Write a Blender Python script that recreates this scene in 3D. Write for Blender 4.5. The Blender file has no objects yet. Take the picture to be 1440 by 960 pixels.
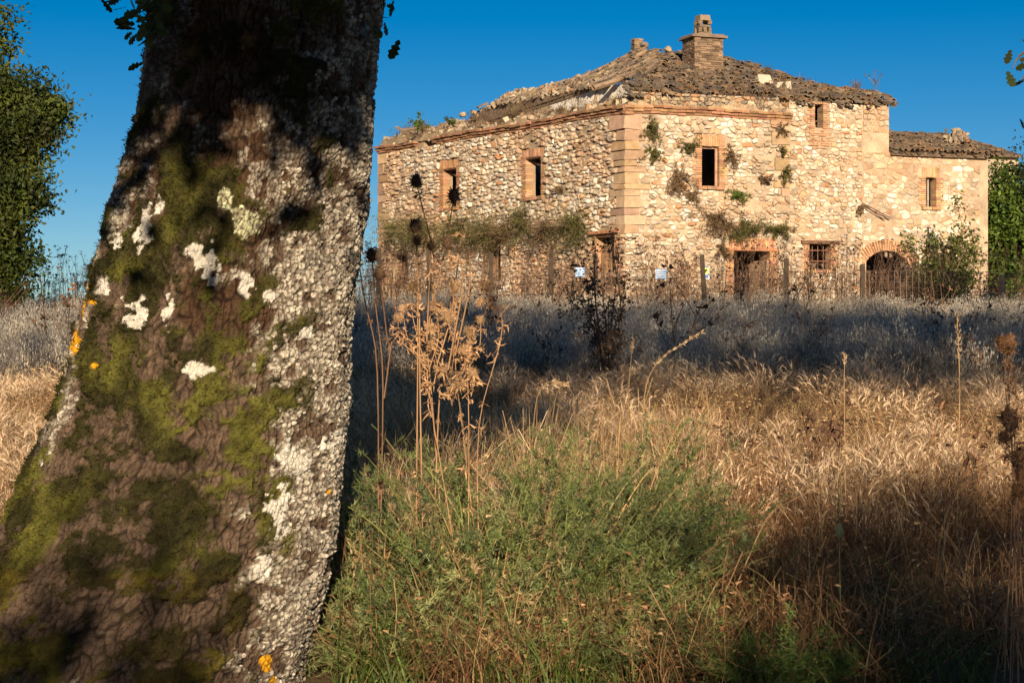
import bpy, math, random
import numpy as np
from mathutils import Vector, Matrix
R = math.radians
random.seed(11)
rng = np.random.default_rng(11)
sc = bpy.context.scene
COL = sc.collection

# ------------------------------------------------------------------ camera, sky, sun, exposure
F = 2800.0                       # focal length in photo pixels (70 mm on 36 mm)
CAMZ = 1.5
cam_d = bpy.data.cameras.new('camera')
cam_d.lens = 70.0; cam_d.sensor_width = 36.0; cam_d.clip_start = 0.05; cam_d.clip_end = 9000
cam = bpy.data.objects.new('camera', cam_d); COL.objects.link(cam)
cam.location = (0, 0, CAMZ); cam.rotation_euler = (R(90), 0, 0)
sc.camera = cam

SUN_EL, SUN_AZ = 15.0, 177.0     # azimuth clockwise from +Y
world = bpy.data.worlds.new('World'); sc.world = world; world.use_nodes = True
wn = world.node_tree.nodes; wl = world.node_tree.links; wn.clear()
sky = wn.new('ShaderNodeTexSky'); sky.sky_type = 'NISHITA'; sky.sun_disc = False
sky.sun_elevation = R(SUN_EL); sky.sun_rotation = R(SUN_AZ)
sky.altitude = 1500; sky.air_density = 0.7; sky.dust_density = 1.0; sky.ozone_density = 1.5
hsv = wn.new('ShaderNodeHueSaturation'); hsv.inputs['Saturation'].default_value = 1.57
bg = wn.new('ShaderNodeBackground'); bg.inputs['Strength'].default_value = 0.05
wo = wn.new('ShaderNodeOutputWorld')
wl.new(sky.outputs[0], hsv.inputs['Color']); wl.new(hsv.outputs[0], bg.inputs[0]); wl.new(bg.outputs[0], wo.inputs[0])

sun_d = bpy.data.lights.new('sun', 'SUN'); sun_d.energy = 5.0; sun_d.angle = R(0.5); sun_d.color = (1.0, 0.80, 0.56)
sun = bpy.data.objects.new('sun', sun_d); COL.objects.link(sun)
_a = R(SUN_AZ); TOSUN = Vector((math.sin(_a) * math.cos(R(SUN_EL)), math.cos(_a) * math.cos(R(SUN_EL)), math.sin(R(SUN_EL))))
sun.rotation_euler = (-TOSUN).to_track_quat('-Z', 'Y').to_euler()
sun.location = TOSUN * 60
vs = sc.view_settings
vs.view_transform = 'Standard'; vs.look = 'None'; vs.gamma = 1.0; vs.exposure = 0.6; vs.use_curve_mapping = False
sc.cycles.max_bounces = 4; sc.cycles.diffuse_bounces = 2; sc.cycles.transmission_bounces = 3; sc.cycles.glossy_bounces = 2
sc.cycles.use_adaptive_sampling = True; sc.cycles.adaptive_threshold = 0.03

def at(px, py, Y):               # photo pixel at distance Y -> world point
    return np.array([(px - 720) / F * Y, Y, CAMZ + (480 - py) / F * Y])

# ------------------------------------------------------------------ noise
def _h(ix, iy, iz, s):
    h = (ix.astype(np.int64) * 374761393 + iy.astype(np.int64) * 668265263 + iz.astype(np.int64) * 2147483647 + s * 1274126177) & 0xFFFFFFFF
    h = ((h ^ (h >> 13)) * 1274126177) & 0xFFFFFFFF
    h = ((h ^ (h >> 16)) * 2246822519) & 0xFFFFFFFF
    return ((h ^ (h >> 15)) & 0xFFFFFF) / float(0xFFFFFF)
def vnoise(p, s=0):
    p = np.asarray(p, float)
    if p.shape[1] == 2: p = np.c_[p, np.zeros(len(p))]
    i = np.floor(p); f = p - i; f = f * f * (3 - 2 * f); i = i.astype(np.int64)
    out = 0
    for dx in (0, 1):
        wx = f[:, 0] if dx else 1 - f[:, 0]
        for dy in (0, 1):
            wy = f[:, 1] if dy else 1 - f[:, 1]
            for dz in (0, 1):
                wz = f[:, 2] if dz else 1 - f[:, 2]
                out = out + wx * wy * wz * _h(i[:, 0] + dx, i[:, 1] + dy, i[:, 2] + dz, s)
    return out
def fbm(p, o=4, s=0):
    p = np.asarray(p, float); t = 0; a = 0.5; n = 0
    for k in range(o):
        t = t + a * vnoise(p * 2 ** k + 17.3 * k, s + k); n += a; a *= 0.5
    return t / n
def worley(p, s=0, jit=0.9, pn=2):
    i = np.floor(p).astype(np.int64); z = np.zeros(len(p), np.int64)
    f1 = np.full(len(p), 9.0); f2 = f1.copy(); idv = np.zeros(len(p))
    for dx in (-1, 0, 1):
        for dy in (-1, 0, 1):
            cx = i[:, 0] + dx; cy = i[:, 1] + dy
            qx = cx + 0.5 + jit * (_h(cx, cy, z, s) - 0.5); qy = cy + 0.5 + jit * (_h(cx, cy, z, s + 7) - 0.5)
            d = np.hypot(p[:, 0] - qx, p[:, 1] - qy) if pn == 2 else (np.abs(p[:, 0] - qx) ** pn + np.abs(p[:, 1] - qy) ** pn) ** (1 / pn)
            m = d < f1
            f2 = np.where(m, f1, np.minimum(f2, d)); idv = np.where(m, _h(cx, cy, z, s + 3), idv); f1 = np.where(m, d, f1)
    return f1, f2, idv
def sstep(a, b, x):
    t = np.clip((x - a) / (b - a), 0, 1); return t * t * (3 - 2 * t)

# ------------------------------------------------------------------ mesh helpers
def mk_mesh(name, V, polys, C=None, smooth=False):
    V = np.asarray(V, np.float32)
    polys = [np.asarray(p, np.int32) for p in polys if len(p)]
    me = bpy.data.meshes.new(name)
    me.vertices.add(len(V)); me.vertices.foreach_set('co', V.ravel())
    li = np.concatenate([p.ravel() for p in polys]).astype(np.int32)
    tot = np.concatenate([np.full(len(p), p.shape[1], np.int32) for p in polys])
    st = np.concatenate([[0], np.cumsum(tot)[:-1]]).astype(np.int32)
    me.loops.add(len(li)); me.loops.foreach_set('vertex_index', li)
    me.polygons.add(len(tot)); me.polygons.foreach_set('loop_start', st)
    me.polygons.foreach_set('use_smooth', np.full(len(tot), smooth))
    me.update(calc_edges=True)
    if C is not None:
        C = np.asarray(C, np.float32)
        if C.ndim == 1: C = np.tile(C, (len(V), 1))
        a = me.attributes.new('Col', 'FLOAT_COLOR', 'POINT')
        a.data.foreach_set('color', np.c_[C, np.ones(len(C), np.float32)].astype(np.float32).ravel())
    return me

class MB:
    def __init__(s): s.v = []; s.t = []; s.q = []; s.c = []; s.n = 0
    def add(s, V, tris=None, quads=None, col=(.5, .5, .5)):
        V = np.asarray(V, float); col = np.asarray(col, float)
        if col.ndim == 1: col = np.tile(col, (len(V), 1))
        s.v.append(V); s.c.append(col)
        if tris is not None and len(tris): s.t.append(np.asarray(tris, int) + s.n)
        if quads is not None and len(quads): s.q.append(np.asarray(quads, int) + s.n)
        s.n += len(V)
    def arrays(s):
        return np.concatenate(s.v), (np.concatenate(s.t) if s.t else np.zeros((0, 3), int)), (np.concatenate(s.q) if s.q else np.zeros((0, 4), int)), np.concatenate(s.c)
    def mesh(s, name, smooth=False):
        V, t, q, C = s.arrays(); return mk_mesh(name, V, [t, q], C, smooth)
    def build(s, name, mat, parent=None, smooth=False, **k):
        return ob(name, s.mesh(name, smooth), mat, parent, **k)
    # flat blade along a path
    def strip(s, P, w, side, col):
        P = np.asarray(P, float); k = len(P); w = np.broadcast_to(np.asarray(w, float), (k,))[:, None]
        sd = np.asarray(side, float); V = np.empty((2 * k, 3)); V[0::2] = P - sd * w; V[1::2] = P + sd * w
        i = np.arange(k - 1) * 2
        c = np.asarray(col, float)
        if c.ndim == 2: c = np.repeat(c, 2, axis=0)
        s.add(V, quads=np.c_[i, i + 1, i + 3, i + 2], col=c)
    def tube(s, P, r, sides=4, col=(.5, .5, .5), cap=False):
        P = np.asarray(P, float); k = len(P); r = np.broadcast_to(np.asarray(r, float), (k,))
        T = np.gradient(P, axis=0); T /= np.linalg.norm(T, axis=1)[:, None] + 1e-9
        ref = np.array([0, 0, 1.]) if abs(T[:, 2]).mean() < 0.8 else np.array([1., 0, 0])
        A = np.cross(T, ref); A /= np.linalg.norm(A, axis=1)[:, None] + 1e-9
        B = np.cross(T, A)
        an = np.arange(sides) / sides * 2 * math.pi
        V = (P[:, None] + r[:, None, None] * (np.cos(an)[None, :, None] * A[:, None] + np.sin(an)[None, :, None] * B[:, None])).reshape(-1, 3)
        q = []
        for a in range(k - 1):
            for b in range(sides):
                b2 = (b + 1) % sides; q.append((a * sides + b, a * sides + b2, (a + 1) * sides + b2, (a + 1) * sides + b))
        t = []
        if cap:
            for b in range(1, sides - 1): t.append(((k - 1) * sides, (k - 1) * sides + b, (k - 1) * sides + b + 1)); t.append((0, b + 1, b))
        c = np.asarray(col, float)
        if c.ndim == 2: c = np.repeat(c, sides, axis=0)
        s.add(V, tris=t, quads=q, col=c)
    def box(s, c, d, col=(.5, .5, .5), ax=None, jit=0.0):
        x = np.array([[a, b, e] for a in (-.5, .5) for b in (-.5, .5) for e in (-.5, .5)]) * np.asarray(d, float)
        if jit: x = x + (rng.random(x.shape) - .5) * jit
        if ax is not None: x = x @ np.asarray(ax, float)       # rows of ax = local axes
        s.add(x + np.asarray(c, float), quads=[(0, 1, 3, 2), (4, 6, 7, 5), (0, 4, 5, 1), (2, 3, 7, 6), (0, 2, 6, 4), (1, 5, 7, 3)], col=col)

def ob(name, me, mat=None, parent=None, label=None, category=None, group=None, kind=None):
    o = bpy.data.objects.new(name, me); COL.objects.link(o)
    if me is not None and mat is not None: me.materials.append(mat)
    if parent is not None: o.parent = parent; o.matrix_parent_inverse = Matrix.Translation(-parent.location) if parent.parent is None else Matrix.Identity(4)
    if label: o['label'] = label
    if category: o['category'] = category
    if group: o['group'] = group
    if kind: o['kind'] = kind
    return o
def thing(name, loc, label, category, group=None):
    o = bpy.data.objects.new(name, None); COL.objects.link(o)
    o.location = [float(a) for a in loc]; o.empty_display_size = 0.2
    o['label'] = label; o['category'] = category
    if group: o['group'] = group
    return o

# ------------------------------------------------------------------ materials
def vmat(name, rough=0.9, nscale=8.0, namt=0.35, bump=0.0, bscale=40.0, transl=0.0, rnd=0.0, spec=0.2, fine=0.0, tint=None):
    m = bpy.data.materials.new(name); m.use_nodes = True
    n = m.node_tree.nodes; l = m.node_tree.links; n.clear()
    out = n.new('ShaderNodeOutputMaterial'); p = n.new('ShaderNodeBsdfPrincipled')
    p.inputs['Roughness'].default_value = rough
    p.inputs['Specular IOR Level'].default_value = spec
    at_ = n.new('ShaderNodeAttribute'); at_.attribute_name = 'Col'
    tc = n.new('ShaderNodeTexCoord')
    no = n.new('ShaderNodeTexNoise'); no.inputs['Scale'].default_value = nscale; no.inputs['Detail'].default_value = 5
    l.new(tc.outputs['Object'], no.inputs['Vector'])
    mr = n.new('ShaderNodeMapRange'); mr.inputs[1].default_value = .3; mr.inputs[2].default_value = .7
    mr.inputs[3].default_value = 1 - namt; mr.inputs[4].default_value = 1 + namt
    l.new(no.outputs['Fac'], mr.inputs[0])
    val = mr.outputs[0]
    if fine:
        n2 = n.new('ShaderNodeTexNoise'); n2.inputs['Scale'].default_value = bscale; n2.inputs['Detail'].default_value = 3
        l.new(tc.outputs['Object'], n2.inputs['Vector'])
        m2 = n.new('ShaderNodeMapRange'); m2.inputs[1].default_value = .3; m2.inputs[2].default_value = .7
        m2.inputs[3].default_value = 1 - fine; m2.inputs[4].default_value = 1 + fine
        l.new(n2.outputs['Fac'], m2.inputs[0])
        mm = n.new('ShaderNodeMath'); mm.operation = 'MULTIPLY'; l.new(val, mm.inputs[0]); l.new(m2.outputs[0], mm.inputs[1]); val = mm.outputs[0]
    if rnd:
        oi = n.new('ShaderNodeObjectInfo')
        m3 = n.new('ShaderNodeMapRange'); m3.inputs[3].default_value = 1 - rnd; m3.inputs[4].default_value = 1 + rnd
        l.new(oi.outputs['Random'], m3.inputs[0])
        mm = n.new('ShaderNodeMath'); mm.operation = 'MULTIPLY'; l.new(val, mm.inputs[0]); l.new(m3.outputs[0], mm.inputs[1]); val = mm.outputs[0]
    vm = n.new('ShaderNodeVectorMath'); vm.operation = 'SCALE'
    l.new(at_.outputs['Color'], vm.inputs[0]); l.new(val, vm.inputs['Scale'])
    l.new(vm.outputs[0], p.inputs['Base Color'])
    if bump:
        nb = n.new('ShaderNodeTexNoise'); nb.inputs['Scale'].default_value = bscale; nb.inputs['Detail'].default_value = 4
        l.new(tc.outputs['Object'], nb.inputs['Vector'])
        b = n.new('ShaderNodeBump'); b.inputs['Strength'].default_value = bump; b.inputs['Distance'].default_value = 0.02
        l.new(nb.outputs['Fac'], b.inputs['Height']); l.new(b.outputs[0], p.inputs['Normal'])
    if transl:
        t = n.new('ShaderNodeBsdfTranslucent'); l.new(vm.outputs[0], t.inputs['Color'])
        mx = n.new('ShaderNodeMixShader'); mx.inputs[0].default_value = transl
        l.new(p.outputs[0], mx.inputs[1]); l.new(t.outputs[0], mx.inputs[2]); l.new(mx.outputs[0], out.inputs[0])
    else:
        l.new(p.outputs[0], out.inputs[0])
    return m
M_STONE = vmat('limestone', .95, 5, .16, .5, 45, fine=.14)
M_MORTAR = vmat('lime_mortar', .98, 2.2, .28, .6, 30, fine=.2)
M_BRICK = vmat('old_brick', .95, 4, .25, .4, 50, fine=.15)
M_TILE = vmat('clay_tile', .95, 3, .4, .4, 30, fine=.25)
M_PLAST = vmat('plaster', .95, 1.5, .1, .2, 25, fine=.05)
M_WOOD = vmat('weathered_wood', .9, 6, .3, .3, 60, fine=.2)
M_EARTH = vmat('earth', 1.0, 1.2, .35, .5, 14, fine=.3)
M_BARK = vmat('oak_bark', .95, 9, .18, .55, 140, fine=.28)
M_MOSS = vmat('moss', 1.0, 14, .3, transl=.2)
M_LEAF = vmat('leaf', .55, 1.2, .35, transl=.28, spec=.3)
M_DRY = vmat('dry_grass', .8, 1.5, .2, transl=.3, rnd=.28)
M_WEED = vmat('dry_weed', .9, 3, .25, transl=.1, rnd=.2)
M_METAL = vmat('rusty_wire', .7, 8, .3, spec=.4)
M_SIGN = vmat('sign_paint', .5, 2, .06, spec=.4)

# ------------------------------------------------------------------ ground
def gz(x, y):
    x = np.asarray(x, float); y = np.asarray(y, float)
    t = np.clip((y - 9) / 51, 0, 1)
    z = 2.25 * t + np.where(y > 60, np.minimum((y - 60) * .018, .2), 0)
    z = z - np.where(y > 84, (y - 84) * .03, 0)
    z = np.maximum(z, -22)
    p = np.stack(np.broadcast_arrays(x, y), -1).reshape(-1, 2)
    n = (fbm(p / 3.1, 3, 5) - .5).reshape(z.shape)
    far = np.clip((np.abs(y) - 70) / 60, 0, 1)
    return z + n * (.14 + far * 1.5)
xs = np.unique(np.r_[np.linspace(-4000, -400, 8), np.linspace(-400, -40, 12), np.linspace(-40, 40, 161), np.linspace(40, 400, 12), np.linspace(400, 4000, 8)])
ys = np.unique(np.r_[np.linspace(-600, -40, 10), np.linspace(-40, 100, 281), np.linspace(100, 500, 20), np.linspace(500, 5000, 12)])
GX, GY = np.meshgrid(xs, ys)
GZ = gz(GX, GY)
nx, ny = len(xs), len(ys)
I = (np.arange(ny - 1)[:, None] * nx + np.arange(nx - 1)[None]).ravel()
pp = np.c_[GX.ravel(), GY.ravel()]
nn = fbm(pp / 1.7, 4, 21)[:, None]
gc = np.array([.20, .135, .075]) * (1 - nn) + np.array([.11, .075, .042]) * nn
ob('ground', mk_mesh('ground', np.c_[pp, GZ.ravel()], [np.c_[I, I + 1, I + 1 + nx, I + nx]], gc, True), M_EARTH,
   label='dry earth of the meadow rising towards the farmhouse', category='ground', kind='structure')
# ------------------------------------------------------------------ farmhouse
class Fr:
    def __init__(s, O, E):
        s.O = np.array([O[0], O[1], 0.]); d = np.array([E[0] - O[0], E[1] - O[1], 0.]); s.len = np.linalg.norm(d); s.U = d / s.len
        n = np.array([s.U[1], -s.U[0], 0.]); s.N = n if n @ (-s.O) > 0 else -n
    def P(s, u, v, w=0.0):
        u = np.asarray(u, float); v = np.asarray(v, float); w = np.asarray(w, float)
        u, v, w = np.broadcast_arrays(u, v, w)
        return s.O + u[..., None] * s.U + w[..., None] * s.N + v[..., None] * np.array([0, 0, 1.])
    def pix(s, px, py, w=0.0):
        d = np.array([(px - 720) / F, 1, (480 - py) / F]); t = ((s.O + w * s.N) @ s.N) / (d @ s.N); q = d * t
        return float((q - s.O) @ s.U), float(q[2] + CAMZ)
    def rect(s, x0, x1, y0, y1):
        a = s.pix(x0, (y0 + y1) / 2)[0]; b = s.pix(x1, (y0 + y1) / 2)[0]; xm = (x0 + x1) / 2
        return (min(a, b), max(a, b), s.pix(xm, y1)[1], s.pix(xm, y0)[1])
    @property
    def ax(s): return np.array([s.U, s.N, [0, 0, 1.]])
pC = (3.41, 60.0); pL = (-4.86, 73.0); pR = (11.95, 63.1); pX = (15.03, 64.24)
FR = Fr(pC, pR); FL = Fr(pC, pL)
pB = (pL[0] + pR[0] - pC[0], pL[1] + pR[1] - pC[1])
GB = 1.6                                            # walls go down into the ground
U1110 = FR.pix(1110, 200)[0]; U1213 = FR.pix(1213, 300)[0]; U1250 = FR.pix(1250, 180)[0]; U1378 = FR.pix(1378, 300)[0]
ZC = 8.36                                           # underside of the cornice
ZT = 8.95                                           # top of the raised right part
ZE = 7.50                                           # annex eave

def wall_slab(fr, solids, opens, th, col):
    us = sorted(set([r[0] for r in solids + opens] + [r[1] for r in solids + opens]))
    vs_ = sorted(set([r[2] for r in solids + opens] + [r[3] for r in solids + opens]))
    def solid(i, j):
        if i < 0 or j < 0 or i >= len(us) - 1 or j >= len(vs_) - 1: return False
        u = (us[i] + us[i + 1]) / 2; v = (vs_[j] + vs_[j + 1]) / 2
        return any(a < u < b and c < v < d for a, b, c, d in solids) and not any(a < u < b and c < v < d for a, b, c, d in opens)
    m = MB()
    def q(pts): m.add(np.array(pts), quads=[(0, 1, 2, 3)], col=col)
    for i in range(len(us) - 1):
        for j in range(len(vs_) - 1):
            if not solid(i, j): continue
            a, b, c, d = us[i], us[i + 1], vs_[j], vs_[j + 1]
            P = fr.P
            q([P(a, c), P(b, c), P(b, d), P(a, d)]); q([P(a, c, -th), P(a, d, -th), P(b, d, -th), P(b, c, -th)])
            if not solid(i - 1, j): q([P(a, c), P(a, d), P(a, d, -th), P(a, c, -th)])
            if not solid(i + 1, j): q([P(b, c), P(b, c, -th), P(b, d, -th), P(b, d)])
            if not solid(i, j - 1): q([P(a, c), P(a, c, -th), P(b, c, -th), P(b, c)])
            if not solid(i, j + 1): q([P(a, d), P(b, d), P(b, d, -th), P(a, d, -th)])
    return m

def clip(poly, n, d):                               # keep points with p.n <= d
    out = []; k = len(poly)
    s = [p[0] * n[0] + p[1] * n[1] - d for p in poly]
    for i in range(k):
        j = (i + 1) % k
        if s[i] <= 0: out.append(poly[i])
        if (s[i] < 0) != (s[j] < 0) and s[i] != s[j]:
            t = s[i] / (s[i] - s[j]); out.append((poly[i][0] + t * (poly[j][0] - poly[i][0]), poly[i][1] + t * (poly[j][1] - poly[i][1])))
    return out
KV = 1.6
def pack(area, rects, w, h, keep=None):
    area = (area[0], area[1], area[2] * KV, area[3] * KV); rects = [(a, b, c * KV, d * KV) for a, b, c, d in rects]; h = h * KV
    """irregular rubble: jittered rows of seeds, each cell cut to its neighbours and to the openings"""
    seeds = []
    v = area[2] + h * .4; r = 0
    while v < area[3]:
        hh = h * random.choice((.6, .8, 1.0, 1.1, 1.45)); u = area[0] + random.random() * w
        while u < area[1]:
            ww = w * random.choice((.45, .6, .8, .95, 1.1, 1.4, 2.0))
            p = (u + random.uniform(-.15, .15) * w, v + random.uniform(-.24, .24) * h)
            if not any(a - .02 < p[0] < b + .02 and c - .02 < p[1] < d + .02 for a, b, c, d in rects) and (keep is None or keep(*p)): seeds.append(p)
            u += ww
        v += hh
    S = np.array(seeds); out = []
    for i, p in enumerate(seeds):
        dd = ((S - S[i]) ** 2).sum(1); nb = np.argsort(dd)[1:15]
        poly = [(max(area[0], p[0] - w * 1.1), max(area[2], p[1] - h * 1.1)), (min(area[1], p[0] + w * 1.1), max(area[2], p[1] - h * 1.1)),
                (min(area[1], p[0] + w * 1.1), min(area[3], p[1] + h * 1.1)), (max(area[0], p[0] - w * 1.1), min(area[3], p[1] + h * 1.1))]
        for j in nb:
            q = S[j]; n = (q[0] - p[0], q[1] - p[1]); d = ((q[0] + p[0]) * n[0] + (q[1] + p[1]) * n[1]) / 2
            poly = clip(poly, n, d)
            if len(poly) < 3: break
        for a, b, c, d in rects:
            if b < p[0] - 2 * w or a > p[0] + 2 * w or d < p[1] - 2 * h or c > p[1] + 2 * h: continue
            sep = [(a - p[0], (1, 0), a), (p[0] - b, (-1, 0), -b), (c - p[1], (0, 1), c), (p[1] - d, (0, -1), -d)]
            sp = max(sep, key=lambda e: e[0])
            if len(poly) >= 3: poly = clip(poly, sp[1], sp[2])
        if len(poly) < 3: continue
        P = np.array(poly) / np.array([1, KV]); x, y = P[:, 0], P[:, 1]
        A = .5 * abs((x * np.roll(y, -1) - y * np.roll(x, -1)).sum())
        if A > w * h / KV * .12: out.append((P, A))
    return out
PAL = [((.64, .55, .43), 5), ((.58, .47, .35), 4), ((.50, .39, .28), 3), ((.74, .68, .58), 4), ((.54, .37, .23), 1.8), ((.50, .26, .14), .45), ((.40, .33, .26), 1.4)]
PAL_BROWN = [((.42, .33, .22), 3), ((.33, .26, .19), 3), ((.5, .42, .3), 2), ((.40, .24, .14), 2), ((.24, .20, .16), 2)]
def pick(pal):
    c = np.array(random.choices([p[0] for p in pal], [p[1] for p in pal])[0]); return c * random.uniform(.82, 1.15)
def stone_geo(fr, P, proud, col, gap=.016):
    c = P.mean(0); d = P - c; L = np.linalg.norm(d, axis=1)[:, None] + 1e-6
    # merge very short edges by subdividing to a rounder outline
    S_ = c + d * (1 - gap / L).clip(.5); nx_ = np.roll(S_, -1, 0); f_ = random.choice((.10, .16, .22, .30))
    Q = np.empty((2 * len(P), 2)); Q[0::2] = S_ * (1 - f_) + nx_ * f_; Q[1::2] = S_ * f_ + nx_ * (1 - f_)
    k = len(Q); Q = Q + (rng.random((k, 2)) - .5) * .022; dq = Q - c
    tilt = np.array([random.uniform(-.12, .12), random.uniform(-.16, .10)])
    jj = lambda a: (rng.random((k, 2)) - .5) * a
    r0 = Q; r1 = c + dq * .97 + jj(.012); r2 = c + dq * random.uniform(.55, .78) + jj(.03)
    w1 = proud * (.55 + .25 * rng.random(k)); w2 = proud * (.9 + .25 * rng.random(k)) + (r2 - c) @ tilt
    V = np.concatenate([fr.P(r0[:, 0], r0[:, 1], -.03), fr.P(r1[:, 0], r1[:, 1], w1), fr.P(r2[:, 0], r2[:, 1], w2), fr.P(c[0], c[1], proud * 1.1)[None]])
    i = np.arange(k); i2 = (i + 1) % k
    quads = np.concatenate([np.c_[i, i2, k + i2, k + i], np.c_[k + i, k + i2, 2 * k + i2, 2 * k + i]])
    tris = np.c_[2 * k + i, 2 * k + i2, np.full(k, 3 * k)]
    C = np.tile(col, (3 * k + 1, 1)) * (1 + (rng.random((3 * k + 1, 1)) - .5) * .14)
    return V, tris, quads, C

def brick_frame(fr, r, mat, parent, side=.24, top=.34, sill=.10, deep=True, depth=.03, jambs=True, col0=(.50, .29, .17)):
    u0, u1, v0, v1 = r; m = MB()
    ax = fr.ax
    def br(u, v, w, du, dw, dv):
        c = np.array(col0) * random.uniform(.72, 1.2) * np.array([1, random.uniform(.88, 1.12), random.uniform(.85, 1.1)])
        m.box(fr.P(u, v, w), (du, dw, dv), c, ax, .012)
    v = v0; k = 0
    while jambs and v < v1 + .02:
        for sgn, ue in ((-1, u0), (1, u1)):
            L = (side if k % 2 else side * .62) * random.uniform(.9, 1.12)
            br(ue + sgn * L / 2 - sgn * .004, v + .032, depth - .14, L, .3, .056)
            if deep: br(ue + sgn * (L * .45), v + .032, depth - .14 - .29, L * .9, .26, .056)
        v += .068; k += 1
    n = max(3, int((u1 - u0 + side) / .075)); du = (u1 - u0 + side) / n
    for i in range(n):
        u = u0 - side / 2 + du * (i + .5); lean = (i - n / 2) / n
        br(u, v1 + top / 2 + .004, depth - .12, du * .88, .26, top * random.uniform(.93, 1.03))
        if deep: br(u, v1 + top / 2 + .006, depth - .4, du * .95, .28, top)
    if sill:
        n = max(2, int((u1 - u0 + .3) / .28)); du = (u1 - u0 + .3) / n
        for i in range(n): br(u0 - .15 + du * (i + .5), v0 - sill / 2 - .003, depth - .08, du * .95, .34, sill)
    return m.build('brick_surround', mat, parent, kind='stuff')

house = thing('farmhouse', (4, 66, 2.3), 'large ruined two-storey stone farmhouse with collapsed tile roof and brick chimney', 'farmhouse')
annex = thing('stone_annex', (13.2, 64, 2.3), 'low stone annex with slit window and brick arch, joined to the end of the farmhouse', 'annex')

# openings ------------------------------------------------------
o_win = FR.rect(986, 1011, 206, 262); o_door = FR.rect(1031, 1082, 352, 470); o_bar = FR.rect(1137, 1168, 343, 379); o_up = FR.rect(1145, 1157, 147, 180)
o_slit = FR.rect(1301, 1316, 250, 291); o_arch = FR.rect(1218, 1274, 353, 470)
l_a = FL.rect(740, 762, 221, 277); l_b = FL.rect(624, 643, 237, 292); l_d = FL.rect(838, 865, 331, 384); l_c = FL.rect(682, 704, 347, 392); l_e = FL.rect(553, 573, 357, 404)
l_hole = FL.rect(596, 608, 196, 206)
ex = lambda r, s, t, b: (r[0] - s, r[1] + s, r[2] - b, r[3] + t)

def quoin_courses(z0, z1, a, b, hh):
    out = []; z = z0; k = 0
    while z < z1 - .05:
        h = min(hh * random.uniform(.6, 1.4), z1 - z); h = z1 - z if z1 - z - h < .15 else h
        la, lb = (a, b) if k % 2 else (b, a); out.append((z, z + h, la * random.uniform(.7, 1.25), lb * random.uniform(.75, 1.25))); z += h; k += 1
    return out
qC = quoin_courses(4.75, ZC, .66, .42, .29)
qL = quoin_courses(2.0, ZC, .8, .5, .36)
qM = quoin_courses(6.0, ZC, .55, .34, .30)
def qcol(): return np.array([.53, .355, .215]) * random.uniform(.66, 1.1) * np.array([1, random.uniform(.96, 1.08), random.uniform(.9, 1.2)])

mort = (.46, .35, .245)
solR = [(0, U1213, GB, ZC), (0, U1110, ZC, ZC + .24), (U1110, U1213, ZC, ZT), (U1213, U1250, ZE + .6, ZT)]
wall_r = wall_slab(FR, solR, [o_win, o_door, o_bar, o_up], .34, mort).build('wall', M_MORTAR, house, label='sunlit front stone wall with door and barred window')
wall_l = wall_slab(FL, [(.56, FL.len, GB, ZC + .24)], [l_a, l_b, l_d, l_c, l_e, l_hole], .36, (.36, .27, .18)).build('wall', M_MORTAR, house, label='long stone side wall with two upper windows')
bl = MB()
pR2 = tuple(FR.P(U1213 - .35, 0)[:2]); pB2 = (pB[0] - 1.2, pB[1] - .4)
for a, b in ((pL, pB2), (pB2, pR2)):
    fr = Fr(a, b)
    m = wall_slab(fr, [(0.6, fr.len - .02, GB, 8.6)], [], .5, mort); V, t, q, C = m.arrays(); bl.add(V, t, q, C)
bl.build('rear_wall', M_MORTAR, house)
# floors inside keep the rooms dark
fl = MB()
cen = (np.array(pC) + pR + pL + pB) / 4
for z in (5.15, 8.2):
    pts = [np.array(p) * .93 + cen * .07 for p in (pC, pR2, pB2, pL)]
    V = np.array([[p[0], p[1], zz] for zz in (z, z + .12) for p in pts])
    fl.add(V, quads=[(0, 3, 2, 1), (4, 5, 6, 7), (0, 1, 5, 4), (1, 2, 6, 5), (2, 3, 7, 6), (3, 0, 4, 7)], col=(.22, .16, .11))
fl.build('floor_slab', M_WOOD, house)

fq = MB(); uu = (o_up[0] - .8, o_up[1] + .8)  # near-black box added behind the upper window so the opening reads unlit
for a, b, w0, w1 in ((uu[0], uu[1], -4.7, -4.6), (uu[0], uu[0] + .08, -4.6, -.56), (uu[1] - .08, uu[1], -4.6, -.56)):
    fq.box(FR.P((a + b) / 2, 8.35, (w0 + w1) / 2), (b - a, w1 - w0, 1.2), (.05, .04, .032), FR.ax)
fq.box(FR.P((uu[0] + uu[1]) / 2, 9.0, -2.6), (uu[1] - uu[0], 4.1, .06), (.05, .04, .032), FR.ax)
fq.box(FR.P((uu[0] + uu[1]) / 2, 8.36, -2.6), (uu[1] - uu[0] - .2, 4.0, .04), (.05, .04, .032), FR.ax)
fq.build('window_dark_box', M_WOOD, house)
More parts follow.
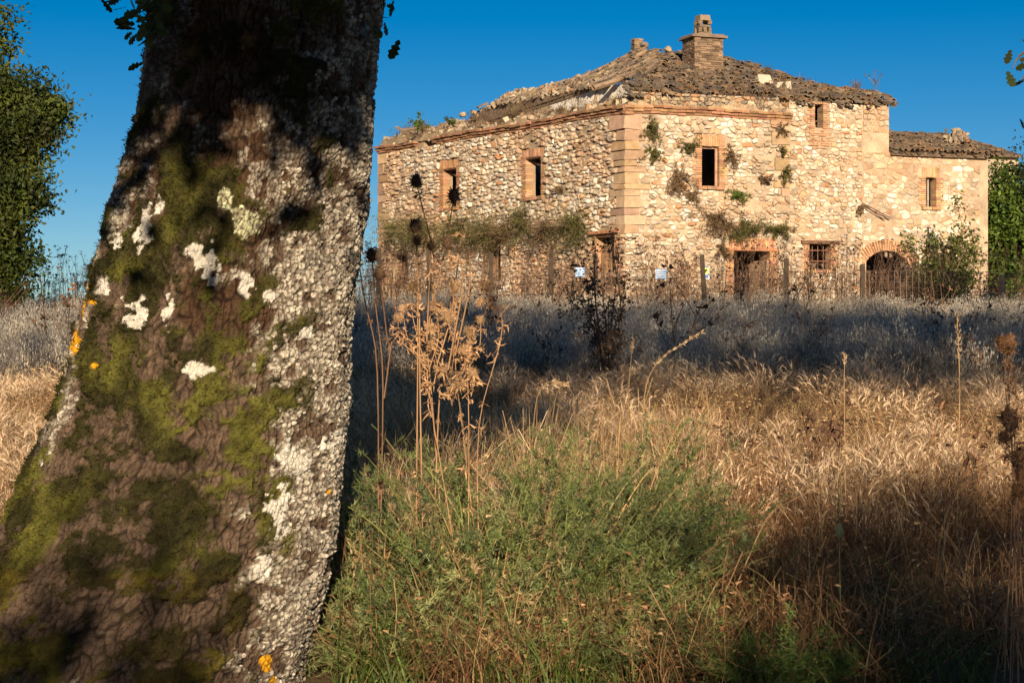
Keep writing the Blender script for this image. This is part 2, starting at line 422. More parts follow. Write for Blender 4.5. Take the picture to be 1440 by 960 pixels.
# rubble stones of the walls -------------------------------------
ALL = []                                            # (frame, poly, wall, px area, palette, proud)
rR = [ex(o_win, .26, .36, .12), ex(o_door, .26, .40, 0), ex(o_bar, .24, .14, .1), ex(o_up, .22, .10, .1)]
rR += [(-1, la, a, b) for a, b, la, lb in qC] + [(U1110 - la, U1110, a, b) for a, b, la, lb in qM]
arch_u = (o_arch[0] - .35, o_arch[1] + .35)
def add_stones(fr, area, rects, w, h, wall, pal, bri=1.0, proud=(.03, .075), keep=None):
    PK = pack(area, rects, w, h, keep); cs = np.array([P.mean(0) for P, A in PK])
    ST = fbm(np.c_[cs[:, 0] * .55 + (7 if fr is FL else 0), cs[:, 1] * .55], 4, 71); S2 = fbm(np.c_[cs[:, 0] * 1.3, cs[:, 1] * .5 + 20], 3, 72)
    for (P, A), st, s2 in zip(PK, ST, S2):
        c = P.mean(0); p3 = fr.P(c[0], c[1]); vd = -p3 / np.linalg.norm(p3); px = A * (fr.N @ vd) * F * F / (p3[1] ** 2)
        if random.random() < .05 + .35 * max(0, s2 - .56) * 4: continue
        k = min(1, max(0, (st - (.47 if fr is FL else .52)) * 5)); cl = pick(pal) * bri; cl = cl * (1 - k * .68) + np.array([.52, .315, .18]) * random.uniform(.7, 1.25) * k * .68
        k = min(1, max(0, (s2 - .50) * 5)); cl = cl * (1 - k * .55) + np.array([.30, .23, .165]) * random.uniform(.8, 1.2) * k * .55
        ALL.append([fr, P, wall, px, cl, random.uniform(*proud) * random.choice((.45, 1, 1, 1.15))])
add_stones(FR, (0.0, U1110, 1.9, ZC), rR, .205, .118, wall_r, PAL, 1.0, (.03, .10))
add_stones(FR, (U1110, U1213 - .02, 1.9, ZT), rR, .19, .11, wall_r, PAL, .97)
add_stones(FR, (U1213, U1250, ZE + .62, ZT), rR, .17, .14, wall_r, PAL, .85)
rL = [ex(l_a, .26, .30, .1), ex(l_b, .26, .32, .1), ex(l_d, .2, .12, .05), ex(l_c, .12, .1, .05), ex(l_e, .12, .1, .05), l_hole]
rL += [(-1, lb, a, b) for a, b, la, lb in qC] + [(FL.len - la, FL.len + 1, a, b) for a, b, la, lb in qL]
add_stones(FL, (0.0, FL.len, 1.9, ZC), rL, .26, .115, wall_l, PAL, .92, (.05, .13))
ALL.sort(key=lambda e: -e[3])
rest = {}
for i, (fr, P, wall, px, col, pr) in enumerate(ALL):
    g = stone_geo(fr, P, pr, col)
    if i < 300:
        ob('stone', mk_mesh('stone', g[0], [g[1], g[2]], g[3]), M_STONE, wall)
    else:
        m, fr_ = rest.setdefault(wall.name, (MB(), wall)); m.add(*g)
for m, wall in rest.values(): m.build('rubble_stones', M_STONE, wall, kind='stuff')

# quoins -----------------------------------------------------------
def quoin(base, Ua, la, Na, Ub, lb, Nb, z0, z1, parent):
    o = .055 + random.uniform(-.012, .02); g = .012
    b = np.array([base[0], base[1]]); Ua2, Ub2, Na2, Nb2 = Ua[:2], Ub[:2], Na[:2], Nb[:2]
    # outer corner where both offset planes meet
    A = np.array([Na2, Nb2]); c0 = b + np.linalg.solve(A, [o, o])
    pts = [c0, b + Ua2 * la + Na2 * o, b + Ua2 * la - Na2 * .25, b + Ub2 * lb + Ua2 * .02 - Nb2 * .25, b + Ub2 * lb + Nb2 * o]
    pts = [pts[0], pts[1], pts[2], pts[3], pts[4]]
    V = []
    for z in (z0 + g, z1 - g):
        for p in pts: V.append([p[0] + random.uniform(-.03, .03), p[1] + random.uniform(-.03, .03), z + random.uniform(-.022, .022)])
    qd = [(i, (i + 1) % 5, 5 + (i + 1) % 5, 5 + i) for i in range(5)]
    me = mk_mesh('quoin_block', V, [np.array([(0, 4, 3), (0, 3, 2), (0, 2, 1), (5, 6, 7), (5, 7, 8), (5, 8, 9)]), np.array(qd)], qcol())
    ob('quoin_block', me, M_STONE, parent)
for z0, z1, la, lb in qC: quoin(pC, FR.U, la, FR.N, FL.U, lb, FL.N, z0, z1, wall_r)
def flat_block(fr, u0, u1, z0, z1, parent, col=None, pr=.06, name='quoin_block', mat=None, th=.3):
    m = MB(); m.box(fr.P((u0 + u1) / 2, (z0 + z1) / 2, pr - th / 2), (u1 - u0 - .02, th, z1 - z0 - .024), qcol() if col is None else col, fr.ax, .025)
    return m.build(name, mat or M_STONE, parent)
for z0, z1, la, lb in qL: flat_block(FL, FL.len - la, FL.len + .03, z0, z1, wall_l)
for z0, z1, la, lb in qM: flat_block(FR, U1110 - la, U1110, z0, z1, wall_r, pr=.055)
for x, y, w, h in ((980, 268, 17, 14), (1150, 130, 0, 0)):
    if w:
        r = FR.rect(x - 12 - w, x - 12, y - h, y); flat_block(FR, r[0], r[1], r[2], r[3], wall_r, pr=.075)

# brick surrounds, lintels, jambs -----------------------------------
brick_frame(FR, o_win, M_BRICK, wall_r, side=.30, top=.34, deep=False)
brick_frame(FR, o_door, M_BRICK, wall_r, side=.30, top=.36, sill=0, col0=(.52, .28, .16))
brick_frame(FR, o_bar, M_BRICK, wall_r, side=.26, top=.10, deep=False)
brick_frame(FR, (o_up[0], o_up[1], o_up[2] - .5, o_up[3]), M_BRICK, wall_r, side=.26, top=.07, sill=0, jambs=True, deep=False, col0=(.45, .27, .17))
for k in range(8):                                  # brick patch below the upper window
    flat_block(FR, o_up[0] - .2 + .02 * (k % 3), o_up[1] + .22 - .03 * (k % 2), o_up[2] - .12 - k * .075 + .0, o_up[2] - .05 - k * .075, wall_r, np.array([.48, .28, .17]) * random.uniform(.8, 1.15), .075, 'brick', M_BRICK)
brick_frame(FL, l_a, M_BRICK, wall_l, side=.30, top=.26, deep=False)
brick_frame(FL, l_b, M_BRICK, wall_l, side=.36, top=.30, deep=False, col0=(.46, .25, .14))
brick_frame(FL, l_d, M_BRICK, wall_l, side=.16, top=.08, sill=0, deep=False)
def plank(name, fr, u0, u1, v0, v1, w0, w1, parent, col, mat=None, jit=.015):
    m = MB(); m.box(fr.P((u0 + u1) / 2, (v0 + v1) / 2, (w0 + w1) / 2), (u1 - u0, w1 - w0, v1 - v0), col, fr.ax, jit)
    return m.build(name, mat or M_WOOD, parent)
wd = (.16, .09, .055)
plank('lintel', FR, o_door[0] - .2, o_door[1] + .25, o_door[3] - .02, o_door[3] + .07, -.3, .085, wall_r, (.42, .20, .11))
plank('lintel', FR, o_bar[0] - .28, o_bar[1] + .30, o_bar[3] - .01, o_bar[3] + .10, -.3, .10, wall_r, wd)
for fr, r, w in ((FL, l_a, wall_l), (FL, l_b, wall_l), (FL, l_d, wall_l), (FL, l_c, wall_l), (FL, l_e, wall_l)):
    plank('lintel', fr, r[0] - .12, r[1] + .14, r[3] - .045, r[3] + .035, -.4, .02, w, wd)
plank('lintel', FL, l_d[0] - .3, l_d[1] + .22, l_d[3] + .05, l_d[3] + .14, -.3, .14, wall_l, (.45, .22, .12))
def window_frame(fr, r, parent, w=-.34, mull=True, col=(.34, .24, .16)):
    m = MB(); u0, u1, v0, v1 = r; d = .055
    for a, b, c, e in ((u0, u0 + d, v0, v1), (u1 - d, u1, v0, v1), (u0 + d, u1 - d, v1 - d, v1)):
        m.box(fr.P((a + b) / 2, (c + e) / 2, w), (b - a, .07, e - c), col, fr.ax, .006)
    return m.build('window_frame', M_WOOD, parent)
window_frame(FR, (o_win[0] + .004, o_win[1] - .004, o_win[2], o_win[3] - .004), wall_r, -.16, col=(.45, .27, .19))
# leaning timber inside the two upper side windows
for r in (l_a, l_b):
    m = MB(); m.tube([FL.P(r[1] - .05, r[3] - .12, -.25), FL.P(r[0] + .05, r[3] - .42, -.4)], .035, 4, (.2, .13, .09)); m.build('broken_batten', M_WOOD, wall_l)
# iron bars in the small square window
for k in range(3):
    u = o_bar[0] + (o_bar[1] - o_bar[0]) * (k + 1) / 4; m = MB(); m.tube([FR.P(u, o_bar[2] - .02, -.12), FR.P(u, o_bar[3] + .02, -.12)], .016, 5, (.16, .09, .06)); m.build('iron_bar', M_METAL, wall_r)
for k in range(2):
    v = o_bar[2] + (o_bar[3] - o_bar[2]) * (k + .8) / 2.4; m = MB(); m.tube([FR.P(o_bar[0] - .02, v, -.12), FR.P(o_bar[1] + .02, v, -.12)], .018, 5, (.25, .11, .07)); m.build('iron_bar', M_METAL, wall_r)
# door leaf swung inwards against the right jamb
plank('door_leaf', FR, o_door[1] - .09, o_door[1] - .02, 2.2, o_door[3] - .3, -1.2, -.02, wall_r, (.55, .38, .25))
# boarded leaves in the low side openings
for r, f0 in ((l_d, .45), (l_c, .5), (l_e, .5)):
    n = 4; w = (r[1] - r[0]) * (1 - f0) / n
    for k in range(n):
        plank('door_board', FL, r[1] - (k + 1) * w + .006, r[1] - k * w - .006, r[2] - .1, r[3] - .3 + random.uniform(-.04, .05), -.22, -.19 + .01 * (k % 2), wall_l, np.array([.36, .22, .12]) * random.uniform(.75, 1.15))
# projecting big stones of the ragged foot of the corner
for px, py, w, h in ((897, 353, 15, 8), (893, 372, 17, 8), (896, 390, 14, 9), (888, 333, 13, 7)):
    r = FR.rect(px - w / 2, px + w / 2, py - h / 2, py + h / 2); P = np.array([(r[0], r[2] + .02), (r[0] + .1, r[2]), (r[1] - .1, r[2] + .01), (r[1], r[2] + .05), (r[1] - .02, r[3] - .03), (r[1] - .15, r[3]), (r[0] + .12, r[3])])
    g = stone_geo(FR, P, .2, np.array([.38, .33, .26])); ob('projecting_stone', mk_mesh('projecting_stone', g[0], [g[1], g[2]], g[3]), M_STONE, wall_r)

# brick cornice -------------------------------------------------------
def cornice(fr, ua, ub, z, parent, gaps=(), endcap=0.0):
    root = ob('cornice', None, parent=parent)
    for k, (h, pr) in enumerate(((.075, .07), (.085, .13), (.085, .20))):
        u = ua; zz = z + sum((.075, .085, .085)[:k])
        while u < ub:
            L = random.uniform(.26, .34)
            L = min(L, ub - u + .02)
            if not any(a < u + L / 2 < b for a, b in gaps) and L > .05:
                sag = .03 * math.sin(u * .9) + .012 * math.sin(u * 3.1) + random.uniform(-.012, .012)
                m = MB(); c = np.array([.36, .19, .11]) * random.uniform(.6, 1.2) * np.array([1, random.uniform(.9, 1.15), 1])
                m.box(fr.P(u + L / 2, zz + h / 2 + sag, pr / 2 - .1), (L - .008, pr + .2 + random.uniform(-.05, .04), h - .008), c, fr.ax, .014)
                m.build('brick', M_BRICK, root)
            u += L
    return root
cornice(FR, -.12, U1110 + .03, ZC, house)
cornice(FL, -.16, FL.len + .1, ZC, house, gaps=[(l_hole[0] - .15, l_hole[1] + .5)])

# rubble on the wall heads ---------------------------------------------
def mound(fr, ua, ub, wa, wb, z, hf, parent, col, name='wall_head_rubble', nu=120, nw=12):
    us = np.linspace(ua, ub, nu); ws = np.linspace(wa, wb, nw)
    Um, Wm = np.meshgrid(us, ws); t = (Wm - wa) / (wb - wa)
    nz = fbm(np.c_[Um.ravel() * 1.6, Wm.ravel() * 2.2], 4, 3).reshape(Um.shape)
    Z = z + hf(Um, t) * (.45 + 1.1 * nz)
    Z[0] = z - .03
    V = fr.P(Um, Z, Wm + (nz - .5) * .12).reshape(-1, 3)
    i = (np.arange(nw - 1)[:, None] * nu + np.arange(nu - 1)[None]).ravel()
    n2 = fbm(V[:, [0, 2]] * 5 + V[:, [1, 1]] * 3, 3, 9)[:, None]
    C = np.array(col[0]) * (1 - n2) + np.array(col[1]) * n2
    base = mk_mesh(name, V, [np.c_[i, i + 1, i + 1 + nu, i + nu]], C)
    o = ob(name, base, M_MORTAR, parent)
    m = MB()
    for _ in range(int((ub - ua) * 26)):
        u = random.uniform(ua, ub); tt = random.random() ** 1.3; w = wa + (wb - wa) * tt
        a = int((u - ua) / (ub - ua) * (nu - 1)); b = int(tt * (nw - 1)); zz = Z[b, a]
        s = random.uniform(.06, .17)
        ax = np.linalg.qr(rng.normal(size=(3, 3)))[0]
        m.box(fr.P(u, zz + s * .15, w), (s * 1.4, s, s * random.uniform(.4, .8)), pick(PAL_BROWN), ax, s * .35)
    m.build('loose_stones', M_STONE, o, kind='stuff')
    return o
brown = ((.34, .25, .16), (.20, .145, .09))
mound(FL, .1, FL.len - .05, .05, -1.75, ZC + .23, lambda u, t: (.30 + .12 * np.sin(u * 1.3) + .32 * sstep(9.5, 13, u)) * np.sin(np.clip(t * 1.5 + .15, 0, 1.35)) + .05, house, brown)
off = -FR.N[:2] * .12
FRp = Fr((pC[0] + off[0], pC[1] + off[1]), (pR[0] + off[0], pR[1] + off[1]))
para = wall_slab(FRp, [(.25, U1110 + .15, ZC + .2, 8.98)], [], .3, (.38, .28, .18)).build('parapet', M_MORTAR, house)
m = MB()
for P, A in pack((.25, U1110 + .15, ZC + .24, 9.06), [], .22, .13):
    m.add(*stone_geo(FRp, P, random.uniform(.03, .12), pick(PAL_BROWN) * 1.05))
m.build('rubble_stones', M_STONE, para, kind='stuff')
mound(FR, .1, U1110 + .1, .02, -.6, ZC + .23, lambda u, t: .12 + .10 * np.sin(u * 2.1), house, ((.46, .34, .21), (.27, .19, .12)))

# roof ------------------------------------------------------------------
P1 = at(897, 70, 67.0); P2 = at(1012, 80, 68.0)
class Plane:
    def __init__(s, A, B, T):
        s.O = np.array(A); s.a = (B - A) / np.linalg.norm(B - A); n = np.cross(s.a, T - A); s.n = n / np.linalg.norm(n)
        if s.n[2] < 0: s.n = -s.n
        b = np.cross(s.n, s.a); s.b = b if b[2] > 0 else -b
    def pix(s, px, py):
        d = np.array([(px - 720) / F, 1, (480 - py) / F]); o = np.array([0, 0, CAMZ]); t = ((s.O - o) @ s.n) / (d @ s.n); return o + d * t
def inpoly(x, y, poly):
    r = False; j = len(poly) - 1
    for i in range(len(poly)):
        if (poly[i][1] > y) != (poly[j][1] > y) and x < (poly[j][0] - poly[i][0]) * (y - poly[i][1]) / (poly[j][1] - poly[i][1]) + poly[i][0]: r = not r
        j = i
    return r
def tile_geo(r=.095, L=.46, th=.016, tap=.8):
    an = np.linspace(0, math.pi, 6); V = []
    for rr in (r, r - th):
        for y, s_ in ((-L / 2, 1.0), (L / 2, tap)):
            for a in an: V.append((math.cos(a) * rr * s_, y, math.sin(a) * rr * s_ * .8))
    q = []
    for i in range(5):
        q += [(i, i + 1, 6 + i + 1, 6 + i), (12 + i, 18 + i, 18 + i + 1, 12 + i + 1), (i, 12 + i, 12 + i + 1, i + 1), (6 + i, 6 + i + 1, 18 + i + 1, 18 + i)]
    q += [(0, 6, 18, 12), (5, 17, 23, 11)]
    return np.array(V), np.array(q)
TV, TQ = tile_geo()
TCOL = [(.22, .15, .10), (.17, .125, .09), (.24, .18, .13), (.14, .11, .085), (.28, .17, .095), (.20, .165, .12), (.12, .095, .075), (.30, .22, .14)]
TILE_ME = [mk_mesh('tile', TV, [TQ], c) for c in TCOL]
for me in TILE_ME: me.materials.append(M_TILE)
def tile_roof(pl, na, nb, mask, parent, single=0, jit=.12, miss=.05, lift=.06, over=0, sx=.21, sy=.33, bri=1.0):
    m = MB(); got = 0
    for j in range(-over, nb):
        for i in range(na):
            for lay in (0, 1):                          # channel tiles below, cover tiles above
                p = pl.O + pl.a * ((i + .5 * lay) * sx + random.uniform(-.02, .02)) + pl.b * (j * sy + random.uniform(-.06, .06)) + pl.n * (lift * (.3 + lay) + random.uniform(-.02, .03))
                if not mask(p) or random.random() < miss: continue
                an = random.gauss(0, jit); tl = random.gauss(-.06, jit * .5); ro = random.gauss(0, jit)
                a = pl.a * math.cos(an) + pl.b * math.sin(an); b = pl.b * math.cos(an) - pl.a * math.sin(an)
                b = b + pl.n * tl; b /= np.linalg.norm(b); n = np.cross(a, b); n /= np.linalg.norm(n)
                a2 = a * math.cos(ro) + n * math.sin(ro); n2 = np.cross(a2, b)
                if lay == 0: n2 = -n2; a2 = -a2
                k = random.randrange(len(TILE_ME))
                if lay and got < single:
                    o = ob('tile', TILE_ME[k], None, parent); got += 1
                    mw = Matrix([[a2[0], b[0], n2[0], p[0]], [a2[1], b[1], n2[1], p[1]], [a2[2], b[2], n2[2], p[2]], [0, 0, 0, 1]])
                    o.matrix_basis = mw
                else:
                    V = TV[:, :1] * a2 + TV[:, 1:2] * b + TV[:, 2:] * n2 + p
                    m.add(V, quads=TQ, col=np.array(TCOL[k]) * bri * random.uniform(.8, 1.2))
    if m.n: m.build('tile_rows', M_TILE, parent, kind='stuff')
def deck(pl, pts, th, parent, name='roof_deck', col=(.17, .12, .085)):
    P = np.array(pts); k = len(P); V = np.concatenate([P - pl.n * .02, P - pl.n * (.02 + th)])
    qd = [(i, (i + 1) % k, k + (i + 1) % k, k + i) for i in range(k)]
    tr = [(0, i, i + 1) for i in range(1, k - 1)] + [(k, k + i + 1, k + i) for i in range(1, k - 1)]
    return ob(name, mk_mesh(name, V, [np.array(tr), np.array(qd)], col), M_WOOD, parent)
PF = Plane(FR.P(.0, 9.08, -.35), FR.P(U1250, 9.06, -.35), (P1 + P2) / 2)
polyF = [(884, 134), (960, 131), (1085, 131), (1100, 140), (1125, 150), (1256, 147), (1250, 133), (1200, 126), (1140, 117), (1075, 95), (1012, 78), (960, 74), (905, 69), (916, 96), (880, 118)]
def maskF(p):
    v_ = ((p - PF.O) @ PF.b)
    if v_ < .9 and random.random() < .30 * (1 - v_ / .9) + .12: return False
    return inpoly(720 + F * p[0] / p[1], 480 - F * (p[2] - CAMZ) / p[1], polyF)
roof = deck(PF, [PF.pix(*q) for q in [(890, 130), (1250, 146), (1245, 138), (1140, 120), (1012, 82), (905, 72)]], .10, house, 'roof')
roof['label'] = 'sagging clay tile front roof slope'
PF.O = PF.O - PF.b * .35 - PF.a * .3
tile_roof(PF, 48, 24, maskF, roof, single=300, jit=.17, miss=.08)
# side slope: only a slab by the corner and a strip along the top are left
PL_ = Plane(FL.P(0, 8.75, -.3), FL.P(10, 8.75, -.3), P1)
polyL1 = [(796, 121), (833, 123), (870, 113), (919, 98), (921, 88), (903, 66), (880, 79), (845, 96)]
polyL2 = [(548, 193), (640, 172), (720, 150), (760, 139), (800, 125), (834, 114), (838, 101), (800, 113), (720, 137), (640, 160), (556, 184)]
mk = lambda poly: (lambda p: inpoly(720 + F * p[0] / p[1], 480 - F * (p[2] - CAMZ) / p[1], poly))
r2 = deck(PL_, [PL_.pix(*q) for q in [(800, 119), (833, 121), (870, 111), (918, 96), (903, 69), (845, 98)]], .12, house, 'roof')
r2['label'] = 'broken roof slab overhanging the collapsed corner'
PLt = Plane(FL.P(0, 8.75, -.3), FL.P(10, 8.75, -.3), P1); PLt.O = PLt.O - PLt.a * 2
tile_roof(PLt, 60, 26, mk(polyL1), r2, jit=.12, miss=.05)
zq = lambda u, w: FL.P(u, PL_.O[2] - ((FL.P(u, 0, w) - PL_.O)[:2] @ PL_.n[:2]) / PL_.n[2], w)
r3 = deck(PL_, [zq(5.0, -2.0), zq(9, -2.0), zq(11.6, -2.0), zq(13.4, -2.0) - np.array([0, 0, .7]), zq(13.2, -2.4) - np.array([0, 0, .6]), zq(11, -2.65), zq(9, -2.75), zq(5.0, -2.8)], .12, house, 'roof')
r3['label'] = 'ragged strip of roof left along the side ridge'
tile_roof(PLt, 110, 26, (lambda p: mk(polyL2)(p) and (p - FL.O) @ FL.N < -1.98 and (p - FL.O) @ FL.U < 11.8), r3, jit=.14, miss=.2, lift=.07)
m = MB()
for k in range(420):
    u = random.uniform(4.6, 14.2); w = random.uniform(-1.95, -2.75); q = zq(min(u, 12), w) + FL.U * max(0, u - 12) - np.array([0, 0, max(0, u - 10.8) * .29]); s = random.uniform(.05, .15)
    m.box(q + np.array([0, 0, s * .2]), (s * 1.8, s, s * .5), pick(PAL_BROWN) * .9, np.linalg.qr(rng.normal(size=(3, 3)))[0], s * .35)
m.build('roof_rubble', M_STONE, r3, kind='stuff')
# upright plaster wall of the attic behind the collapsed edge, and rubble walling beside it
def zpl(u, w):
    q = FL.P(u, 0, w); return PL_.O[2] - ((q - PL_.O)[:2] @ PL_.n[:2]) / PL_.n[2]
def attic(u0, u1, w, col, mat, name, nseg=8):
    us = np.linspace(u0, u1, nseg); V = []
    for dw in (0, -.18):
        for u in us: V.append(FL.P(u, 8.2, w + dw))
        for u in us: V.append(FL.P(u, zpl(u, w) - .12 - max(0, u - 10.5) * .27, w + dw))
    n = nseg; q = []
    for i in range(n - 1):
        q += [(i, i + 1, n + i + 1, n + i), (2 * n + i, 3 * n + i, 3 * n + i + 1, 2 * n + i + 1), (n + i, n + i + 1, 3 * n + i + 1, 3 * n + i)]
    q += [(0, n, 3 * n, 2 * n), (n - 1, 3 * n - 1, 4 * n - 1, 2 * n - 1)]
    return ob(name, mk_mesh(name, V, [np.array(q)], col), mat, house)
attic(2.6, 7.3, -2.12, (.78, .73, .64), M_PLAST, 'plaster_wall')
attic(7.32, 14.6, -2.10, (.36, .27, .18), M_MORTAR, 'attic_wall')
m = MB(); m.tube([at(836, 145, 63.6), at(842, 119, 63.4)], .05, 5, (.33, .22, .14)); m.build('roof_prop', M_WOOD, house)
m = MB(); m.tube([at(834, 124, 63.0), at(918, 99, 64.6)], .09, 5, (.30, .21, .14)); m.build('rafter', M_WOOD, house)
m = MB(); m.tube([at(556, 178, 70), at(566, 184, 70), at(585, 181, 70.2)], [.04, .07, .06], 5, (.2, .14, .1)); m.build('broken_rafter', M_WOOD, house)
for a, b, c, d in ((1062, 1084, 108, 121), (1090, 1112, 117, 129)):   # plastered stubs poking through the broken slope
    q0 = PF.pix((a + b) / 2, d); m = MB(); m.box(q0 + np.array([0, 0, .18]), ((b - a) / F * q0[1], .25, .3), (.55, .46, .36), FR.ax, .12); m.build('plaster_stub', M_PLAST, house)
for px, py in ((905, 63), (938, 70), (700, 142), (720, 134), (745, 127), (665, 158), (812, 107), (816, 110), (650, 161)):     # ridge lumps
    q0 = PL_.pix(px, py + 3); V, t, q, C = [None] * 4
    P = np.array([(math.cos(a) * .15 * random.uniform(.7, 1.2), math.sin(a) * .12 * random.uniform(.7, 1.2)) for a in np.arange(7) / 7 * 6.283])
    fr = Fr((q0[0], q0[1]), (q0[0] + FR.U[0], q0[1] + FR.U[1])); g = stone_geo(fr, P + np.array([0, q0[2] + .05]), .22, pick(PAL_BROWN)); ob('ridge_stone', mk_mesh('ridge_stone', g[0], [g[1], g[2]], g[3]), M_STONE, house)

# chimneys ----------------------------------------------------------------
def chimney(c, w, d, z0, z1, cap, parent, name='chimney'):
    ax = FR.ax; root = ob(name, None, parent=parent)
    core = MB(); core.box((c[0], c[1], (z0 + z1) / 2), (w - .06, d - .06, z1 - z0 - .02), (.24, .18, .13), ax); core.build('core', M_MORTAR, root)
    m = MB(); z = z0; k = 0
    while z < z1 - .02:
        for sd in range(4):
            L = w if sd % 2 == 0 else d; u = -L / 2 - (0 if k % 2 else .1)
            while u < L / 2 - .02:
                bl_ = .25 * random.uniform(.8, 1.2); a, b = max(u, -L / 2), min(u + bl_, L / 2); u += bl_
                if b - a < .04 or random.random() < .03: continue
                mid = (a + b) / 2; off = random.uniform(-.012, .014)
                q = [(mid, -d / 2 + .05 - off), (w / 2 - .05 + off, mid), (mid, d / 2 - .05 + off), (-w / 2 + .05 - off, mid)][sd]
                dm = (b - a - .012, .1, .06) if sd % 2 == 0 else (.1, b - a - .012, .06)
                # local axes: U, N(outward, to camera)
                m.box(np.array([c[0], c[1], z + .034]) + q[0] * ax[0] - q[1] * ax[1], dm, np.array([.24, .165, .11]) * random.uniform(.45, 1.3), ax, .022)
        z += .07; k += 1
    m.build('brickwork', M_BRICK, root, kind='stuff')
    if cap:
        for dz, e in ((0, .10), (.065, .04)):
            s = MB(); s.box((c[0], c[1], z1 + .03 + dz), (w + 2 * e, d + 2 * e, .06), (.22, .165, .12), ax, .04); s.build('cap_slab', M_BRICK, root)
    return root
cc = at(988, 96, 65.0); zt = at(988, 56, 65)[2]
ch = chimney(cc[:2], 1.02, .95, cc[2] - .5, zt, True, house)
m = MB(); ax = FR.ax
zz = zt + .125
for k, (w, h) in enumerate(((.60, .08), (.14, .17), (.58, .10), (.14, .11), (.52, .2))):
    if w < .3:
        for sx in (-1, 0, 1) if k == 1 else (-1, 1):
            for sy in (-1, 1): m.box(np.array([cc[0], cc[1], zz + h / 2]) + ax[0] * sx * .17 + ax[1] * sy * .15, (.11, .12, h), np.array([.26, .19, .13]) * random.uniform(.6, 1.1), ax, .04)
    else: m.box((cc[0], cc[1], zz + h / 2), (w * .76, .42, h), np.array([.27, .20, .135]) * random.uniform(.7, 1.1), ax, .07)
    zz += h
m.build('chimney_pot', M_BRICK, ch)
c2 = at(896, 72, 67.6); chimney(c2[:2], .32, .3, c2[2] - .5, at(896, 56, 67.6)[2], False, house)

# annex ---------------------------------------------------------------------
arch_top = o_arch[3]; uc = (o_arch[0] + o_arch[1]) / 2; hw = (o_arch[1] - o_arch[0]) / 2; spring = arch_top - .32
rad = (hw * hw + .32 * .32) / (2 * .32); zc = arch_top - rad
wall_a = wall_slab(FR, [(U1213 + .004, U1378, GB, ZE)] + [(U1213 + .004, U1250, ZE, ZE + .59)], [o_slit, o_arch], .32, (.47, .35, .24)).build('wall', M_MORTAR, annex)
# spandrels above the springing
us = np.linspace(o_arch[0], o_arch[1], 17); zz = zc + np.sqrt(rad ** 2 - (us - uc) ** 2)
V = np.concatenate([FR.P(us, zz, 0.0), FR.P(us, arch_top + .001, 0.0), FR.P(us, zz, -.32), FR.P(us, arch_top + .001, -.32)])
i = np.arange(16); k = 17
ob('arch_spandrel', mk_mesh('arch_spandrel', V, [np.concatenate([np.c_[i, i + 1, k + i + 1, k + i], np.c_[2 * k + i, 3 * k + i, 3 * k + i + 1, 2 * k + i + 1], np.c_[i, 2 * k + i, 2 * k + i + 1, i + 1]])], (.5, .36, .24)), M_MORTAR, wall_a)
a0 = math.asin(min(1, (hw + .12) / rad)); m = MB(); n = 26
for k in range(n):
    th = -a0 + 2 * a0 * (k + .5) / n; rr = rad + .19
    e1 = math.sin(th) * FR.U + np.array([0, 0, math.cos(th)]); e0 = math.cos(th) * FR.U - np.array([0, 0, math.sin(th)])
    m.box(FR.P(uc, zc, -.10) + e1 * rr, (2 * a0 * rad / n * .9, .32, .36), np.array([.53, .30, .17]) * random.uniform(.78, 1.15), np.array([e0, FR.N, e1]), .012)
m.build('brick_arch', M_BRICK, wall_a, kind='stuff')
brick_frame(FR, o_slit, M_BRICK, wall_a, side=.26, top=.32, deep=False, col0=(.54, .32, .19))
m = MB(); um = (o_slit[0] + o_slit[1]) / 2 + .02; m.box(FR.P(um, (o_slit[2] + o_slit[3]) / 2, -.2), (.06, .05, o_slit[3] - o_slit[2] - .02), (.36, .31, .25), FR.ax, .01); m.build('window_board', M_WOOD, wall_a)
save = ALL; ALL = []
rA = [ex(o_slit, .24, .34, .1), (o_arch[0] - .1, o_arch[1] + .1, 0, spring), (o_arch[0] - .05, o_arch[1] + .05, spring, arch_top + .30)]
add_stones(FR, (U1213 + .02, U1378 - .01, 1.9, ZE - .02), rA, .25, .14, wall_a, PAL, 1.0, (.02, .05))
ALL.sort(key=lambda e: -e[3]); m = MB()
for i, (fr, P, wall, px, col, pr) in enumerate(ALL):
    g = stone_geo(fr, P, pr, col)
    if i < 290: ob('stone', mk_mesh('stone', g[0], [g[1], g[2]], g[3]), M_STONE, wall)
    else: m.add(*g)
if m.n: m.build('rubble_stones', M_STONE, wall_a, kind='stuff')
e0 = FR.P(U1378, 0)[:2]; e1 = e0 - FR.N[:2] * 5
fs = Fr(tuple(e0), tuple(e1))
wall_slab(fs, [(.0, 5, GB, ZE)], [], .3, mort).build('end_wall', M_MORTAR, annex)
PA = Plane(FR.P(U1250 + .02, ZE - .02, .22), FR.P(U1378 + .2, ZE - .02, .22), FR.P(U1250 + 1, ZE + .92, -3.6))
ra = deck(PA, [FR.P(U1250 + .02, ZE - .02, .18), FR.P(U1378 + .18, ZE - .02, .18), FR.P(U1378 - .5, ZE + .9, -3.5), FR.P(U1250 + .02, ZE + .9, -3.5)], .08, annex, 'roof')
PA.O = PA.O + PA.b * .2 + PA.a * .1
hipu = lambda p: (p - FR.O) @ FR.U < U1378 + .22 - max(0, -((p - FR.O) @ FR.N)) * .2
tile_roof(PA, 18, 12, hipu, ra, single=220, jit=.05, miss=.02, lift=.05)
